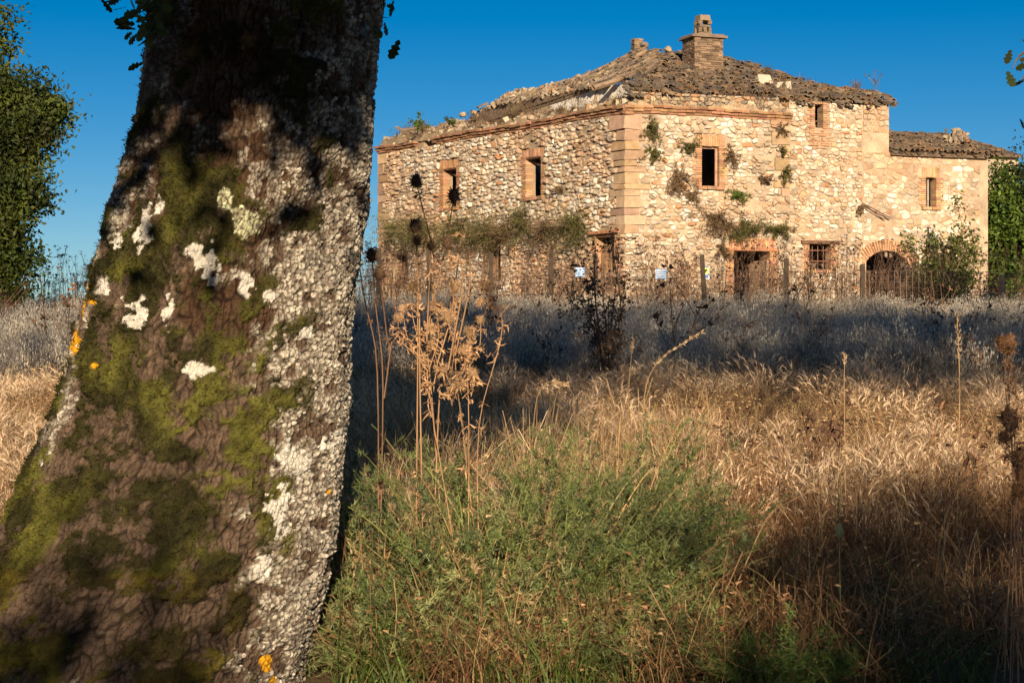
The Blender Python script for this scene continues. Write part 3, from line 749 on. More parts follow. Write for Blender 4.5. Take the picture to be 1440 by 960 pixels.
# back barn behind the annex
barn = thing('stone_barn', (15.5, 72, 2.4), 'rear stone barn with low sagging tile roof behind the annex', 'barn')
B0 = at(1256, 230, 71.0)[:2]; B1 = at(1432, 230, 73.0)[:2]
FBn = Fr(tuple(B0), tuple(B1))
zb = at(1340, 214, 71.8)[2]
wall_slab(FBn, [(0, FBn.len, GB, zb)], [], .5, (.42, .33, .24)).build('wall', M_MORTAR, barn)
PBn = Plane(FBn.P(0, zb, .3), FBn.P(FBn.len, zb, .3), FBn.P(1, zb + .95, -3.2))
rb = deck(PBn, [FBn.P(0, zb, .28), FBn.P(FBn.len, zb, .28), FBn.P(FBn.len, zb + .9, -3.0), FBn.P(0, zb + .9, -3.0)], .1, barn, 'roof')
PBn.O = PBn.O + PBn.b * .15
tile_roof(PBn, 22, 11, lambda p: True, rb, single=200, jit=.15, miss=.1, lift=.06)
m = MB()
for k in range(90):
    q = at(1345 + random.gauss(0, 8), 199 - abs(random.gauss(0, 6)), 72.6 + random.uniform(-.4, .4)); s = random.uniform(.07, .18)
    m.box(q, (s * 1.3, s, s * .7), pick(PAL_BROWN) * .8, np.linalg.qr(rng.normal(size=(3, 3)))[0], s * .4)
m.build('ridge_rubble', M_STONE, barn, kind='stuff')
m = MB(); m.tube([at(1256, 203, 69.8), at(1350, 205, 69.6)], .11, 6, (.22, .15, .11)); m.build('ridge_beam', M_WOOD, barn)
# annex back wall and side keep its inside dark
m = MB()
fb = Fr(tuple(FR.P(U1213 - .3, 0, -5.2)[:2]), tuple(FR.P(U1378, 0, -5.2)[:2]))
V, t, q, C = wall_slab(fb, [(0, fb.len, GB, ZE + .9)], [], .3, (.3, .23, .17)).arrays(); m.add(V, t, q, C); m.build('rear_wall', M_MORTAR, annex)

# ------------------------------------------------------------------ foliage helpers
def unit(v): return v / (np.linalg.norm(v, axis=-1, keepdims=True) + 1e-9)
def add_leaves(mb, C, size, col, aspect=.55, up=.35, fold=.25, out=None):
    n = len(C); size = np.broadcast_to(size, (n,))[:, None]
    a = unit(rng.normal(size=(n, 3)) + (out if out is not None else 0)); nr = unit(rng.normal(size=(n, 3)) + np.array([0, 0, up * 2]))
    b = unit(np.cross(nr, a)); nr = np.cross(a, b)
    V = np.empty((n, 4, 3)); V[:, 0] = C - a * size * .5; V[:, 2] = C + a * size * .5
    V[:, 1] = C + b * size * aspect * .5 + nr * size * fold * .3; V[:, 3] = C - b * size * aspect * .5 + nr * size * fold * .3
    i = np.arange(n)[:, None] * 4
    T = np.concatenate([i + np.array([[0, 1, 2]]), i + np.array([[0, 2, 3]])])
    mb.add(V.reshape(-1, 3), tris=T, col=np.repeat(np.broadcast_to(col, (n, 3)), 4, axis=0))
def jitcol(base, n, amt=.25, hue=.12):
    return np.array(base) * (1 + (rng.random((n, 1)) - .5) * 2 * amt) * (1 + (rng.random((n, 3)) - .5) * 2 * hue)
def blob_points(c, r, k, power=2.2):
    d = unit(rng.normal(size=(k, 3))); return np.array(c) + d * np.array(r) * (rng.random((k, 1)) ** (1 / power))
def curve(p0, p1, n=6, sag=.1):
    p0 = np.asarray(p0, float); p1 = np.asarray(p1, float); t = np.linspace(0, 1, n)[:, None]
    L = np.linalg.norm(p1 - p0); o = rng.normal(size=3) * L * sag
    return p0 + (p1 - p0) * t + np.sin(t * math.pi) * o
LEAFG = [(.075, .095, .018), (.055, .075, .014), (.10, .115, .025), (.045, .06, .014)]
def tree(name, label, base, fork, r0, blobs, leaf, pal, barkc=(.16, .12, .09), category='tree', group=None, per=60, clump=.3, trunk_mesh=None, limbs=True):
    root = thing(name, base, label, category, group)
    mw = MB(); base = np.array(base, float)
    top = base + np.array(fork, float)
    if trunk_mesh is None:
        P = curve(base - np.array([0, 0, .2]), top, 7, .03); mw.tube(P, np.linspace(r0 * 1.25, r0 * .7, 7), 9, barkc)
        tr = mw.build('trunk', M_BARK, root)
    lb = MB(); lm = MB()
    for c, r, k in blobs:
        c = np.array(c, float)
        P0 = curve(top - np.array([0, 0, .2]), c, 8, .06); lb.tube(P0, np.linspace(r0 * .5, r0 * .12, 8), 6, barkc)
        pts = blob_points(c, r, k)
        for q in pts[::4]:
            s = P0[random.randrange(3, 8)]; lb.tube(curve(s, q, 5, .1), np.linspace(r0 * .12, r0 * .02 + .004, 5), 4, barkc)
        tint = jitcol((1, 1, 1), k, .22, .08)
        C = np.repeat(pts, per, axis=0) + rng.normal(size=(k * per, 3)) * clump * np.array([1, 1, .75])
        bc = np.array([pal[i] for i in rng.integers(0, len(pal), k)])
        col = np.repeat(bc * tint, per, axis=0) * jitcol((1, 1, 1), k * per, .2, .06)
        add_leaves(lm, C, leaf * rng.uniform(.7, 1.25, k * per), col)
    lb.build('limbs', M_BARK, root)
    lm.build('crown', M_LEAF, root)
    return root
def shrub(name, label, base, size, n, leaf, pal, category='shrub', group=None, stems=10, aspect=.5, droop=0.0, nrm=None, stemc=(.2, .15, .09), mat=None, clumps=None, clump=.14):
    """leafy plant: stems fanning from a foot, leaves gathered round their outer parts"""
    root = thing(name, base, label, category, group); base = np.array(base, float); size = np.array(size, float)
    sb = MB(); lm = MB(); tips = []
    for k in range(stems):
        d = unit(rng.normal(size=3)); d[2] = abs(d[2])
        tip = base + d * size * (random.uniform(.3, 1.0) if random.random() < .75 else random.uniform(1.0, 1.7)) * np.array([1, 1, 1]) + np.array([0, 0, size[2] * .15])
        if nrm is not None:
            tip = tip + np.array(nrm) * random.uniform(.05, .25) + np.array([0, 0, -droop * random.random() * size[2]])
        P = curve(base, tip, 6, .08); sb.tube(P, np.linspace(.012, .004, 6) * max(1, size[2]), 3, stemc); tips += [P[2], P[3], P[4], P[5], P[5]]
    tips = np.array(tips); i = rng.integers(0, len(tips), n)
    C = tips[i] + rng.normal(size=(n, 3)) * clump * size.mean()
    bc = np.array([pal[j] for j in rng.integers(0, len(pal), n)]) * jitcol((1, 1, 1), n, .25, .08)
    tint = jitcol((1, 1, 1), len(tips), .25, .05); add_leaves(lm, C, leaf * rng.uniform(.6, 1.3, n), bc * tint[i], aspect)
    sb.build('stems', M_WEED, root); lm.build('foliage', mat or M_LEAF, root)
    return root

# ------------------------------------------------------------------ big oak in front
TY = 8.5; SP = TY / F
ey = np.array([-60, 0, 200, 330, 480, 600, 740, 860, 960, 1010]); el = np.array([208, 205, 180, 150, 100, 62, -4, -75, -150, -210]); er = np.array([552, 548, 531, 509, 491, 488, 476, 456, 440, 436])
ez = CAMZ + (480 - ey) * SP; xl = (el - 720) * SP; xr = (er - 720) * SP
o_ = np.argsort(ez); ez, xl, xr = ez[o_], xl[o_], xr[o_]
ez = np.r_[ez, 4.6, 6.2]; xl = np.r_[xl, xl[-1] - .02, xl[-1] + .15]; xr = np.r_[xr, xr[-1] + .06, xr[-1] + .0]
zs = np.r_[np.linspace(-.12, 3.2, 600), np.linspace(3.25, 6.0, 26)]
ph = np.r_[np.linspace(-100, 100, 480), np.linspace(106, 254, 30)] * math.pi / 180
def sm(x, k=15):
    return np.convolve(np.pad(x, k, mode='edge'), np.ones(2 * k + 1) / (2 * k + 1), 'valid')
XL = sm(np.interp(zs, ez, xl)); XR = sm(np.interp(zs, ez, xr)); CX = (XL + XR) / 2; RX = (XR - XL) / 2; RY = np.minimum(RX, .55 + .22 * sstep(1.2, 0, zs))
ZG, PG = np.meshgrid(zs, ph, indexing='ij'); Rx = RX[:, None]; Ry = RY[:, None]
cosp, sinp = np.cos(PG), np.sin(PG)
N = ZG.size; arc = (PG * .58).ravel(); zf = ZG.ravel()
A2 = np.c_[arc, zf]
wrp = np.c_[fbm(A2 * 9, 3, 31) - .5, fbm(A2 * 9 + 50, 3, 32) - .5]
big = fbm(A2 * np.array([2.6, 1.5]), 3, 33) - .5
f1, f2, cid = worley((A2 + wrp * np.array([.04, .02])) * np.array([1 / .019, 1 / .031]), 41, .8, 4)
g1, g2, _g = worley((A2 + wrp * np.array([.09, .04])) * np.array([1 / .032, 1 / .12]), 44)
crk = np.minimum(sstep(.0, .25, f2 - f1) * .5 + .5, .12 + .88 * sstep(.0, .20, g2 - g1)) * (.8 + .4 * (fbm(A2 * 25, 3, 45)))
fu1, fu2, uid = worley((A2 + wrp * .055) * np.array([1 / .024, 1 / .026]), 42)
lump = (1 - sstep(.1, .8, fu1)) * (.4 + .6 * uid)
fine_n = fbm(A2 * 60, 3, 43)
# photo-like coordinates on the visible face, used to place moss, lichen and the dark zones
pxv = 720 + (CX[:, None] + Rx * sinp).ravel() / TY * F; pyv = 480 - (zf - CAMZ) / TY * F
fr_ = (.5 + .5 * sinp).ravel()
def spot(x, y, rx, ry): return np.exp(-(((pxv - x) / rx) ** 2 + ((pyv - y) / ry) ** 2))
n1 = fbm(A2 * 7, 4, 51); n2 = fbm(A2 * 16, 4, 52); n3 = fbm(A2 * 5 + 9, 4, 53); n4 = fbm(A2 * 34, 3, 54)
edge_r = np.interp(pyv, [0, 180, 260, 420, 500, 640, 700, 830, 960], [.52, .60, .62, .74, .70, .82, .80, .84, .88])
edge_l = np.interp(pyv, [0, 120, 200, 330, 480, 600, 660, 760], [.30, .26, .20, .24, .15, .16, .06, -.1])
Lr = sstep(-.10, .06, fr_ - edge_r); Ll = sstep(-.02, .1, edge_l - fr_)
Lm = .62 * np.exp(-((pyv - 250) / 110) ** 2) + .55 * np.exp(-((pyv - 400) / 90) ** 2) * sstep(.45, .75, fr_) + .3 * sstep(200, 60, pyv)
lich = sstep(.46, .56, np.maximum.reduce([Lr * .95, Ll * .9, Lm * .8]) * .62 + (n2 - .5) * 1.5 + (n4 - .5) * .6 + (n3 - .5) * .5 + .10)
white = np.zeros(N)
for x, y, rx, ry in ((210, 440, 19, 20), (258, 440, 13, 22), (302, 372, 14, 17), (322, 378, 11, 24), (303, 518, 20, 10), (225, 325, 14, 34), (446, 470, 8, 9), (400, 420, 12, 8), (180, 345, 8, 12), (370, 405, 14, 14), (425, 640, 20, 24), (412, 705, 17, 30), (395, 785, 10, 16), (470, 610, 10, 20), (160, 405, 9, 14), (245, 300, 10, 12)):
    white = np.maximum(white, spot(x, y, rx, ry))
white = sstep(.44, .56, white * .9 + (n4 - .5) * 1.5 + (n2 - .5) * 1.3) * sstep(.10, .2, white)
pale = np.zeros(N)
for x, y, rx, ry in ((340, 292, 13, 16), (370, 320, 22, 24)): pale = np.maximum(pale, spot(x, y, rx, ry))
pale = sstep(.42, .52, pale + (n4 - .5) * .6)
orange = np.zeros(N)
for x, y, rx, ry in ((107, 480, 9, 20), (122, 436, 6, 14), (139, 424, 6, 6), (128, 396, 5, 12), (404, 912, 10, 14), (412, 940, 6, 9), (150, 512, 6, 5), (82, 540, 4, 4), (468, 687, 4, 4)): orange = np.maximum(orange, spot(x, y, rx, ry))
orange = sstep(.42, .5, orange + (n4 - .5) * .5)
mossz = np.zeros(N)
for x, y, rx, ry, w in ((300, 300, 75, 70, 1), (250, 330, 50, 60, .9), (200, 400, 90, 60, .8), (320, 500, 90, 45, 1), (170, 520, 60, 60, .8), (250, 590, 60, 60, .9), (130, 680, 90, 60, 1.05), (250, 660, 70, 60, .9), (330, 660, 60, 50, .6), (60, 760, 60, 60, .9), (240, 800, 90, 60, .8), (300, 870, 70, 60, .9), (390, 560, 35, 40, .8), (165, 370, 30, 40, .9), (385, 600, 30, 35, .5)): mossz = np.maximum(mossz, w * spot(x, y, rx, ry))
mossz = np.maximum(mossz, .62 * np.exp(-((pyv - 690) / 230) ** 2) * (1 - sstep(.68, .82, fr_)))
moss = sstep(.08, .46, mossz * .72 + (n1 - .5) * 1.9 + (n2 - .5) * .9 + (n4 - .5) * .7) * (1 - sstep(.86, .95, fr_))
dark = sstep(.30, .55, np.maximum(np.maximum(spot(400, 270, 120, 110), 1.1 * spot(360, 90, 120, 150)), np.maximum(spot(230, 230, 90, 90), .9 * spot(330, 420, 90, 60))) * .8 + (n3 - .5) * 1.4)  # dark brown bark; the upper-centre spot also paints in the crown's shade
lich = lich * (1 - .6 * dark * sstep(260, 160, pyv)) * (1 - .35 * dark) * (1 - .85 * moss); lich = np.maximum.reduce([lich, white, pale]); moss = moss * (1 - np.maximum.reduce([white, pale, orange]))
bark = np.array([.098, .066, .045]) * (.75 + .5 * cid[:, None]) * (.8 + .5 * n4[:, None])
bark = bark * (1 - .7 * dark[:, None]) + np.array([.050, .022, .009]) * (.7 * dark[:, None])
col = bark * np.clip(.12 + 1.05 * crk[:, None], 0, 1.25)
lcol = (np.array([.54, .49, .40]) * (.72 + .5 * uid[:, None]) * (.7 + .45 * lump[:, None]))
lcol = lcol * (1 - .25 * n3[:, None]) ; lcol = np.where(white[:, None] > .5, np.array([.54, .51, .45]) * (.7 + .5 * n4[:, None]), lcol); lcol = np.where(pale[:, None] > .5, np.array([.50, .51, .33]) * (.8 + .4 * n4[:, None]), lcol)
lc2 = lich * (1 - (1 - sstep(.0, .16, f2 - f1)) * (1 - white) * .7) * np.clip(.08 + .92 * sstep(.02, .30, fu2 - fu1 + white * .6), 0, 1) * (.55 + .45 * sstep(.12, .4, uid + white))
col = col * (1 - lc2[:, None]) + lcol * lc2[:, None]
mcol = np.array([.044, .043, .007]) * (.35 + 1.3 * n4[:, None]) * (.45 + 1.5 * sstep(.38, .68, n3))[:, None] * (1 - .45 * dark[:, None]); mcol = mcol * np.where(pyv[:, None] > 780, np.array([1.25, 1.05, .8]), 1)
col = col * (1 - moss[:, None] * .9) + mcol * moss[:, None] * .9
col = col * (1 - orange[:, None]) + np.array([.55, .27, .012]) * (.8 + .4 * n4[:, None]) * orange[:, None]
hgt = -.045 + big * .085 + .024 * crk * (1 - .7 * moss) + (n2 - .5) * .018 + lich * (.003 + .007 * lump) + moss * (.014 + .045 * (n2 - .4) + .03 * (n4 - .4)) + (fine_n - .5) * .006 + white * .004
H = hgt.reshape(ZG.shape)
flare = (1 + .10 * sstep(.5, -.1, ZG) * np.sin(PG * 3 + .6))
X = CX[:, None] + (Rx * flare + H) * sinp; Yv = TY - (Ry * flare + H) * cosp
VT = np.c_[X.ravel(), Yv.ravel(), zf]
nr, nc = ZG.shape
ii = (np.arange(nr - 1)[:, None] * nc + np.arange(nc)[None]); jj2 = (np.arange(nr - 1)[:, None] * nc + (np.arange(nc)[None] + 1) % nc)
Q = np.stack([ii, jj2, jj2 + nc, ii + nc], -1).reshape(-1, 4)
oak = tree('oak_tree', 'massive old oak with mossy lichen-covered trunk standing close in front', (CX[30], TY, 0), (CX[-1] - CX[30], 0, 5.6), .55,
           [((-1.3, 8.6, 10.3), (6.6, 5.6, 5.5), 620), ((-.66, 1.5, 5.7), (1.9, 1.1, 1.4), 560), ((1.8, 4.6, 7.6), (2.6, 2.2, 1.8), 70)], .19, LEAFG, per=42, clump=.36, trunk_mesh=True)
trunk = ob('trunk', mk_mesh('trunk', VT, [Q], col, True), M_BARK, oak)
# moss tufts standing off the bark
fm = np.where((moss > .55) & (np.abs(PG.ravel()) < 1.7) & (zf < 3.1) & (zf > 0))[0]
pk = rng.choice(fm, 26000); nn_ = np.c_[np.sin(PG.ravel()[pk]), -np.cos(PG.ravel()[pk]), np.full(len(pk), .25)]
d = unit(nn_ + rng.normal(size=nn_.shape) * .45); L = rng.uniform(.007, .02, len(pk))[:, None]; sd = unit(np.cross(d, rng.normal(size=d.shape))) * .0028
b0 = VT[pk] + rng.normal(size=(len(pk), 3)) * .004
V = np.stack([b0 - sd, b0 + sd, b0 + d * L], 1).reshape(-1, 3)
mc = mcol[pk] * jitcol((1.3, 1.3, 1.1), len(pk), .4, .1)
mt = MB(); mt.add(V, tris=np.arange(len(V)).reshape(-1, 3), col=np.repeat(mc, 3, 0)); mt.build('moss', M_MOSS, trunk, kind='stuff')
# crusty lichen scales
fl_ = np.where((lich > .6) & (np.abs(PG.ravel()) < 1.75) & (zf < 3.1) & (zf > 0))[0]
pk = rng.choice(fl_, 1800); k = 5
nn_ = unit(np.c_[np.sin(PG.ravel()[pk]), -np.cos(PG.ravel()[pk]), np.zeros(len(pk))] + rng.normal(size=(len(pk), 3)) * .35)
t1 = unit(np.cross(nn_, rng.normal(size=nn_.shape))); t2 = np.cross(nn_, t1); rad_ = rng.uniform(.004, .012, len(pk))
an = np.arange(k) / k * 6.283
ring = VT[pk][:, None] + (np.cos(an)[None, :, None] * t1[:, None] + np.sin(an)[None, :, None] * t2[:, None]) * (rad_[:, None] * rng.uniform(.6, 1.2, (len(pk), k)))[:, :, None] + nn_[:, None] * rng.uniform(.001, .004, (len(pk), k))[:, :, None]
cenr = VT[pk] + nn_ * (rad_ * .35 + .003)[:, None]
V = np.concatenate([ring, cenr[:, None]], 1).reshape(-1, 3); i0 = np.arange(len(pk))[:, None] * (k + 1)
T = np.concatenate([i0 + np.array([[a, (a + 1) % k, k]]) for a in range(k)])
mt = MB(); mt.add(V, tris=T, col=np.repeat(lcol[pk] * jitcol((1.1, 1.1, 1.1), len(pk), .18, .04), k + 1, 0)); mt.build('lichen', M_BARK, trunk, kind='stuff')

# lobed oak leaves on near sprays
def lobed(mb, p, a, nrm, s, col):
    b = np.cross(nrm, a); t = np.linspace(0, 1, 9); w = np.array([.04, .2, .12, .34, .2, .4, .24, .26, .0]) * .8
    L = [p + a * s * tt + b * s * ww + nrm * s * .12 * ww for tt, ww in zip(t, w)]; Rr = [p + a * s * tt - b * s * ww + nrm * s * .12 * ww for tt, ww in zip(t, w)]
    V = np.array(L + Rr); i = np.arange(8); mb.add(V, quads=np.c_[i, i + 1, 9 + i + 1, 9 + i], col=col)
def spray(root, p0, p1, n, s, pal, name, back=None):
    mw = MB(); P = curve(p0, p1, 6, .08); mw.tube(P, np.linspace(.009, .003, 6), 4, (.12, .09, .06))
    if back is not None: mw.tube(curve(p0, back, 8, .05), np.linspace(.009, .04, 8), 5, (.14, .1, .07))
    tw = mw.build(name, M_BARK, root)
    for k in range(n):
        q = P[random.randrange(1, 6)] + rng.normal(size=3) * .03; a = unit(rng.normal(size=3) + unit(P[-1] - P[0]) * .8 + np.array([0, 0, -.4])); nrm = unit(np.cross(a, rng.normal(size=3)))
        mb = MB(); lobed(mb, q, a, nrm, s * random.uniform(.7, 1.2), jitcol(random.choice(pal), 1, .2)[0]); mb.build('leaf', M_LEAF, tw)
for p0, p1, n in (((250, -40, 7.9), (150, 3, 7.9), 16), ((230, -20, 7.9), (185, 25, 7.8), 14), ((235, 0, 7.95), (192, 52, 7.9), 12), ((225, 20, 7.95), (205, 60, 7.9), 8), ((522, 15, 8.2), (538, 48, 8.2), 7), ((525, -10, 8.2), (537, 2, 8.2), 4)):
    spray(oak, at(*p0), at(*p1), n, .075, LEAFG, 'sprout')

oak_r = tree('oak_tree', 'oak at the right edge, only a few dark hanging leaves in view', (8.6, 7.0, 0), (0.3, 0, 4.6), .42,
             [((8.4, 7.4, 10.2), (6.2, 5.6, 5.5), 520), ((5.0, 4.5, 7.2), (2.6, 2.2, 1.9), 70)], .2, LEAFG, per=40, clump=.38)
for p0, p1, n in (((1475, 60, 9), (1424, 97, 9), 5), ((1470, 80, 9), (1436, 112, 9), 7), ((1475, 150, 9), (1441, 160, 9), 4)):
    spray(oak_r, at(*p0), at(*p1), n, .075, LEAFG, 'hanging_twig', (5.4, 6.4, 6.6))
tree('oak_tree', 'oak of the same row whose crown only throws shade from the left', (-13.5, 6.0, 0), (.2, 0, 4.8), .45, [((-13.4, 6.4, 10.3), (6.4, 5.6, 5.5), 520)], .2, LEAFG, per=40, clump=.38)
# thorn bushes behind the viewer that shade the foot of the oak and the near grass
BUSH = [(-.85, -10, 1.05, 5.3), (-2.9, -10.5, 1.6, 5.4), (2.6, -10, 1.1, 6.5), (4.2, -10.4, 1.5, 7.2), (6.6, -10, 1.7, 6.8), (.95, -9.8, .9, 4.5)]
for k, (x, y, r, h) in enumerate(BUSH):
    tree('thorn_bush', ['tall thorn bush shading the foot of the big oak', 'broad thorn bush at the end of the hedge beyond the oak shade', 'slim thorn bush shading the near green grass', 'full thorn bush shading the dark grass corner', 'round thorn bush at the far end of the hedge', 'low thorn bush leaving the spiny shrub in sun'][k],
         (x, y, 0), (0, 0, 1.2), .09, [((x, y, h * .5 + .3), (r, r, h * .5 - .3), 300 if k < 2 else 185)], .17, LEAFG, per=36, clump=.25, category='bush', group='thorn bushes behind the viewer')

# left tree by the field edge
LEAFL = [(.075, .10, .018), (.055, .075, .014), (.095, .118, .022), (.038, .052, .011)]
bx, by = -14.2, 48.0; bz = float(gz(bx, by))
tree('oak_tree', 'rounded green oak at the left edge beyond the field', (bx, by, bz), (.1, 0, 2.2), .3,
     [((-13.9, 48, 6.2), (2.8, 2.7, 3.1), 150), ((-12.1, 47.6, 6.7), (1.3, 1.2, 1.2), 34), ((-12.3, 47.4, 5.2), (1.3, 1.3, 1.2), 34), ((-12.4, 47.4, 4.2), (1.3, 1.3, 1.2), 34), ((-13.2, 47.6, 8.6), (1.4, 1.4, 1.3), 24), ((-12.5, 47.6, 2.9), (1.3, 1.2, .9), 22), ((-11.3, 47.6, 6.95), (.65, .6, .4), 8)], .13, LEAFL, per=300, clump=.27)
# trees at the right behind the annex
gy = 67.0
tree('fig_tree', 'bright green leafy fig tree filling the corner beside the annex', (18.0, 66.2, float(gz(18, 66.2))), (0, 0, 1.6), .16,
     [((18.0, 65.6, 5.0), (2.6, 1.8, 2.6), 300), ((16.35, 65.5, 5.2), (.85, 1.0, 2.2), 120), ((16.3, 65.3, 3.2), (.9, 1.0, 1.3), 80)], .17, [(.09, .15, .02), (.07, .12, .018), (.12, .18, .03), (.05, .085, .014)], per=70, clump=.26)
tree('holm_oak', 'dark evergreen tree edge at the right margin above the fig', (13.6, 45.5, float(gz(13.6, 45.5))), (0, 0, 2.4), .2,
     [((13.5, 45.5, 5.6), (1.85, 1.8, 1.5), 150), ((12.7, 45.3, 5.0), (1.0, 1.0, .5), 30)], .085, [(.03, .045, .014), (.045, .06, .016), (.025, .035, .012)], per=80, clump=.2)
sx_, sy_ = 13.0, 60.3
shrub('elder_sapling', 'young leafy green sapling growing in front of the annex arch', (sx_, sy_, float(gz(sx_, sy_))), (.95, .8, 2.15), 11000, .14, [(.12, .15, .035), (.09, .12, .03), (.16, .17, .05), (.07, .085, .025)], 'sapling', stems=60, clump=.12)
# ------------------------------------------------------------------ grasses: clump templates scattered with geometry nodes
def sway(h, lean, az, n=5, bend=1.0):
    t = np.linspace(0, 1, n); x = lean * h * t ** (1.3 + bend); z = h * (t - .35 * lean * t ** 2)
    return np.c_[x * math.cos(az), x * math.sin(az), z]
def sidev(az): return np.array([-math.sin(az), math.cos(az), 0])
def straw(mb, h, lean, az, o, w, col, n=5, bend=1.0):
    P = sway(h, lean, az, n, bend) + o; a2 = random.uniform(0, 6.28)
    mb.strip(P, np.linspace(w, w * .45, n), sidev(a2), col); return P
def t_barley(nst, rad, h0, h1, base, ear):
    mb = MB()
    for _ in range(nst):
        r = rad * math.sqrt(random.random()); a = random.uniform(0, 6.28); o = np.array([r * math.cos(a), r * math.sin(a), 0])
        az = random.gauss(.3, 1.3); h = random.uniform(h0, h1); c = np.array(base) * random.uniform(.65, 1.2)
        P = straw(mb, h, random.uniform(.08, .55), az, o, .0022, np.linspace(.55, 1, 5)[:, None] * c)
        d = unit(P[-1] - P[-2]); ec = np.array(ear) * random.uniform(.75, 1.2); L = random.uniform(.05, .085)
        d2 = unit(d + np.array([math.cos(az), math.sin(az), -.6]) * random.uniform(.1, .9))
        E = np.array([P[-1], P[-1] + d * L * .5, P[-1] + d * L * .5 + d2 * L * .6]); mb.tube(E, [.003, .0065, .002], 3, ec)
        for k in range(7):
            q = E[0] + (E[2] - E[0]) * (k + 1) / 7; t = q + (d2 + rng.normal(size=3) * .22) * random.uniform(.06, .13); s_ = sidev(random.uniform(0, 6.28)) * .0011
            mb.add([q - s_, q + s_, t], tris=[(0, 1, 2)], col=ec * 1.1)
    for _ in range(nst // 2):
        r = rad * math.sqrt(random.random()); a = random.uniform(0, 6.28); o = np.array([r * math.cos(a), r * math.sin(a), 0])
        straw(mb, random.uniform(.12, .35), random.uniform(.3, 1.4), random.uniform(0, 6.28), o, .004, np.array(base) * random.uniform(.45, .9))
    return mb
def t_oat(nst, rad, h0, h1, base, head, sp=1.0):
    mb = MB()
    for _ in range(nst):
        r = rad * math.sqrt(random.random()); a = random.uniform(0, 6.28); o = np.array([r * math.cos(a), r * math.sin(a), 0])
        az = random.uniform(0, 6.28); h = random.uniform(h0, h1); c = np.array(base) * random.uniform(.6, 1.15)
        P = straw(mb, h, random.uniform(.02, .3), az, o, .003, c, 5)
        for k in range(9):
            q = P[3] + (P[4] - P[3]) * random.uniform(-.4, 1); az2 = random.uniform(0, 6.28); L = random.uniform(.03, .11); e = q + np.array([math.cos(az2) * L, math.sin(az2) * L, random.uniform(-.05, .02)])
            s_ = sidev(az2) * random.uniform(.005, .010) * sp; dn = e + np.array([math.cos(az2) * .01, math.sin(az2) * .01, -.045 * sp]); hc = np.array(head) * random.uniform(.7, 1.25)
            mb.add([e + np.array([0, 0, .008]), (e + dn) / 2 - s_, dn, (e + dn) / 2 + s_], quads=[(0, 1, 2, 3)], col=hc)
            mb.add([q - s_ * .12, q + s_ * .12, e], tris=[(0, 1, 2)], col=c)
    for _ in range(nst // 2):
        r = rad * math.sqrt(random.random()); a = random.uniform(0, 6.28); o = np.array([r * math.cos(a), r * math.sin(a), 0])
        straw(mb, random.uniform(.2, .5), random.uniform(.2, 1.1), random.uniform(0, 6.28), o, .005, np.array(base) * random.uniform(.4, .9))
    return mb
def t_blades(nst, rad, h0, h1, cols, w=.004, lean=(.1, .9), straight=.0):
    mb = MB()
    for _ in range(nst):
        r = rad * math.sqrt(random.random()); a = random.uniform(0, 6.28); o = np.array([r * math.cos(a), r * math.sin(a), 0])
        straw(mb, random.uniform(h0, h1), random.uniform(*lean), random.uniform(0, 6.28), o, w * random.uniform(.6, 1.3), np.array(random.choice(cols)) * random.uniform(.6, 1.2) * np.linspace(.7, 1.1, 5)[:, None])
    return mb
def t_tangle(nst, rad, h, cols):
    mb = MB()
    for _ in range(nst):
        o = np.array([random.gauss(0, rad * .6), random.gauss(0, rad * .6), random.uniform(0, h * .5)]); az = random.uniform(0, 6.28); L = random.uniform(.12, .45); el_ = random.gauss(.45, .5)
        e = o + np.array([math.cos(az) * math.cos(el_), math.sin(az) * math.cos(el_), math.sin(el_)]) * L; e[2] = max(e[2], .01)
        mb.strip(curve(o, e, 4, .08), random.uniform(.001, .0023), sidev(random.uniform(0, 6.28)), np.array(random.choice(cols)) * random.uniform(.55, 1.25))
        if random.random() < .35:
            s_ = sidev(az) * .006; mb.add([e, e + np.array([.012, 0, .012]) - s_, e + np.array([math.cos(az) * .03, math.sin(az) * .03, .01]), e + s_], quads=[(0, 1, 2, 3)], col=np.array(random.choice(cols)) * 1.3)
    return mb
def t_umbel(h, dark, stem, n=7):
    mb = MB()
    for s in range(random.randint(1, 3)):
        az = random.uniform(0, 6.28); hh = h * random.uniform(.75, 1.05)
        P = sway(hh, random.uniform(.02, .2), az, 6) + np.array([random.gauss(0, .08), random.gauss(0, .08), 0]); mb.tube(P, np.linspace(.006, .003, 6), 3, stem)
        tips = [P[-1]]
        for k in range(random.randint(2, 5)):
            q = P[random.randint(2, 4)]; e = q + np.array([random.gauss(0, .12), random.gauss(0, .12), random.uniform(.15, .4)]); mb.tube([q, e], [.004, .003], 3, stem); tips.append(e)
        for q in tips:
            R_ = random.uniform(.016, .032)
            for k in range(n):
                c = q + rng.normal(size=3) * R_ * np.array([1, 1, .6]); d = R_ * random.uniform(.5, .9)
                o3 = rng.normal(size=(4, 3)) * d * .8; mb.add(c + o3, tris=[(0, 1, 2), (0, 2, 3), (0, 3, 1), (1, 3, 2)], col=np.array(dark) * random.uniform(.6, 1.5))
    return mb
TEMPL = bpy.data.collections.new('templates')        # not linked to the scene
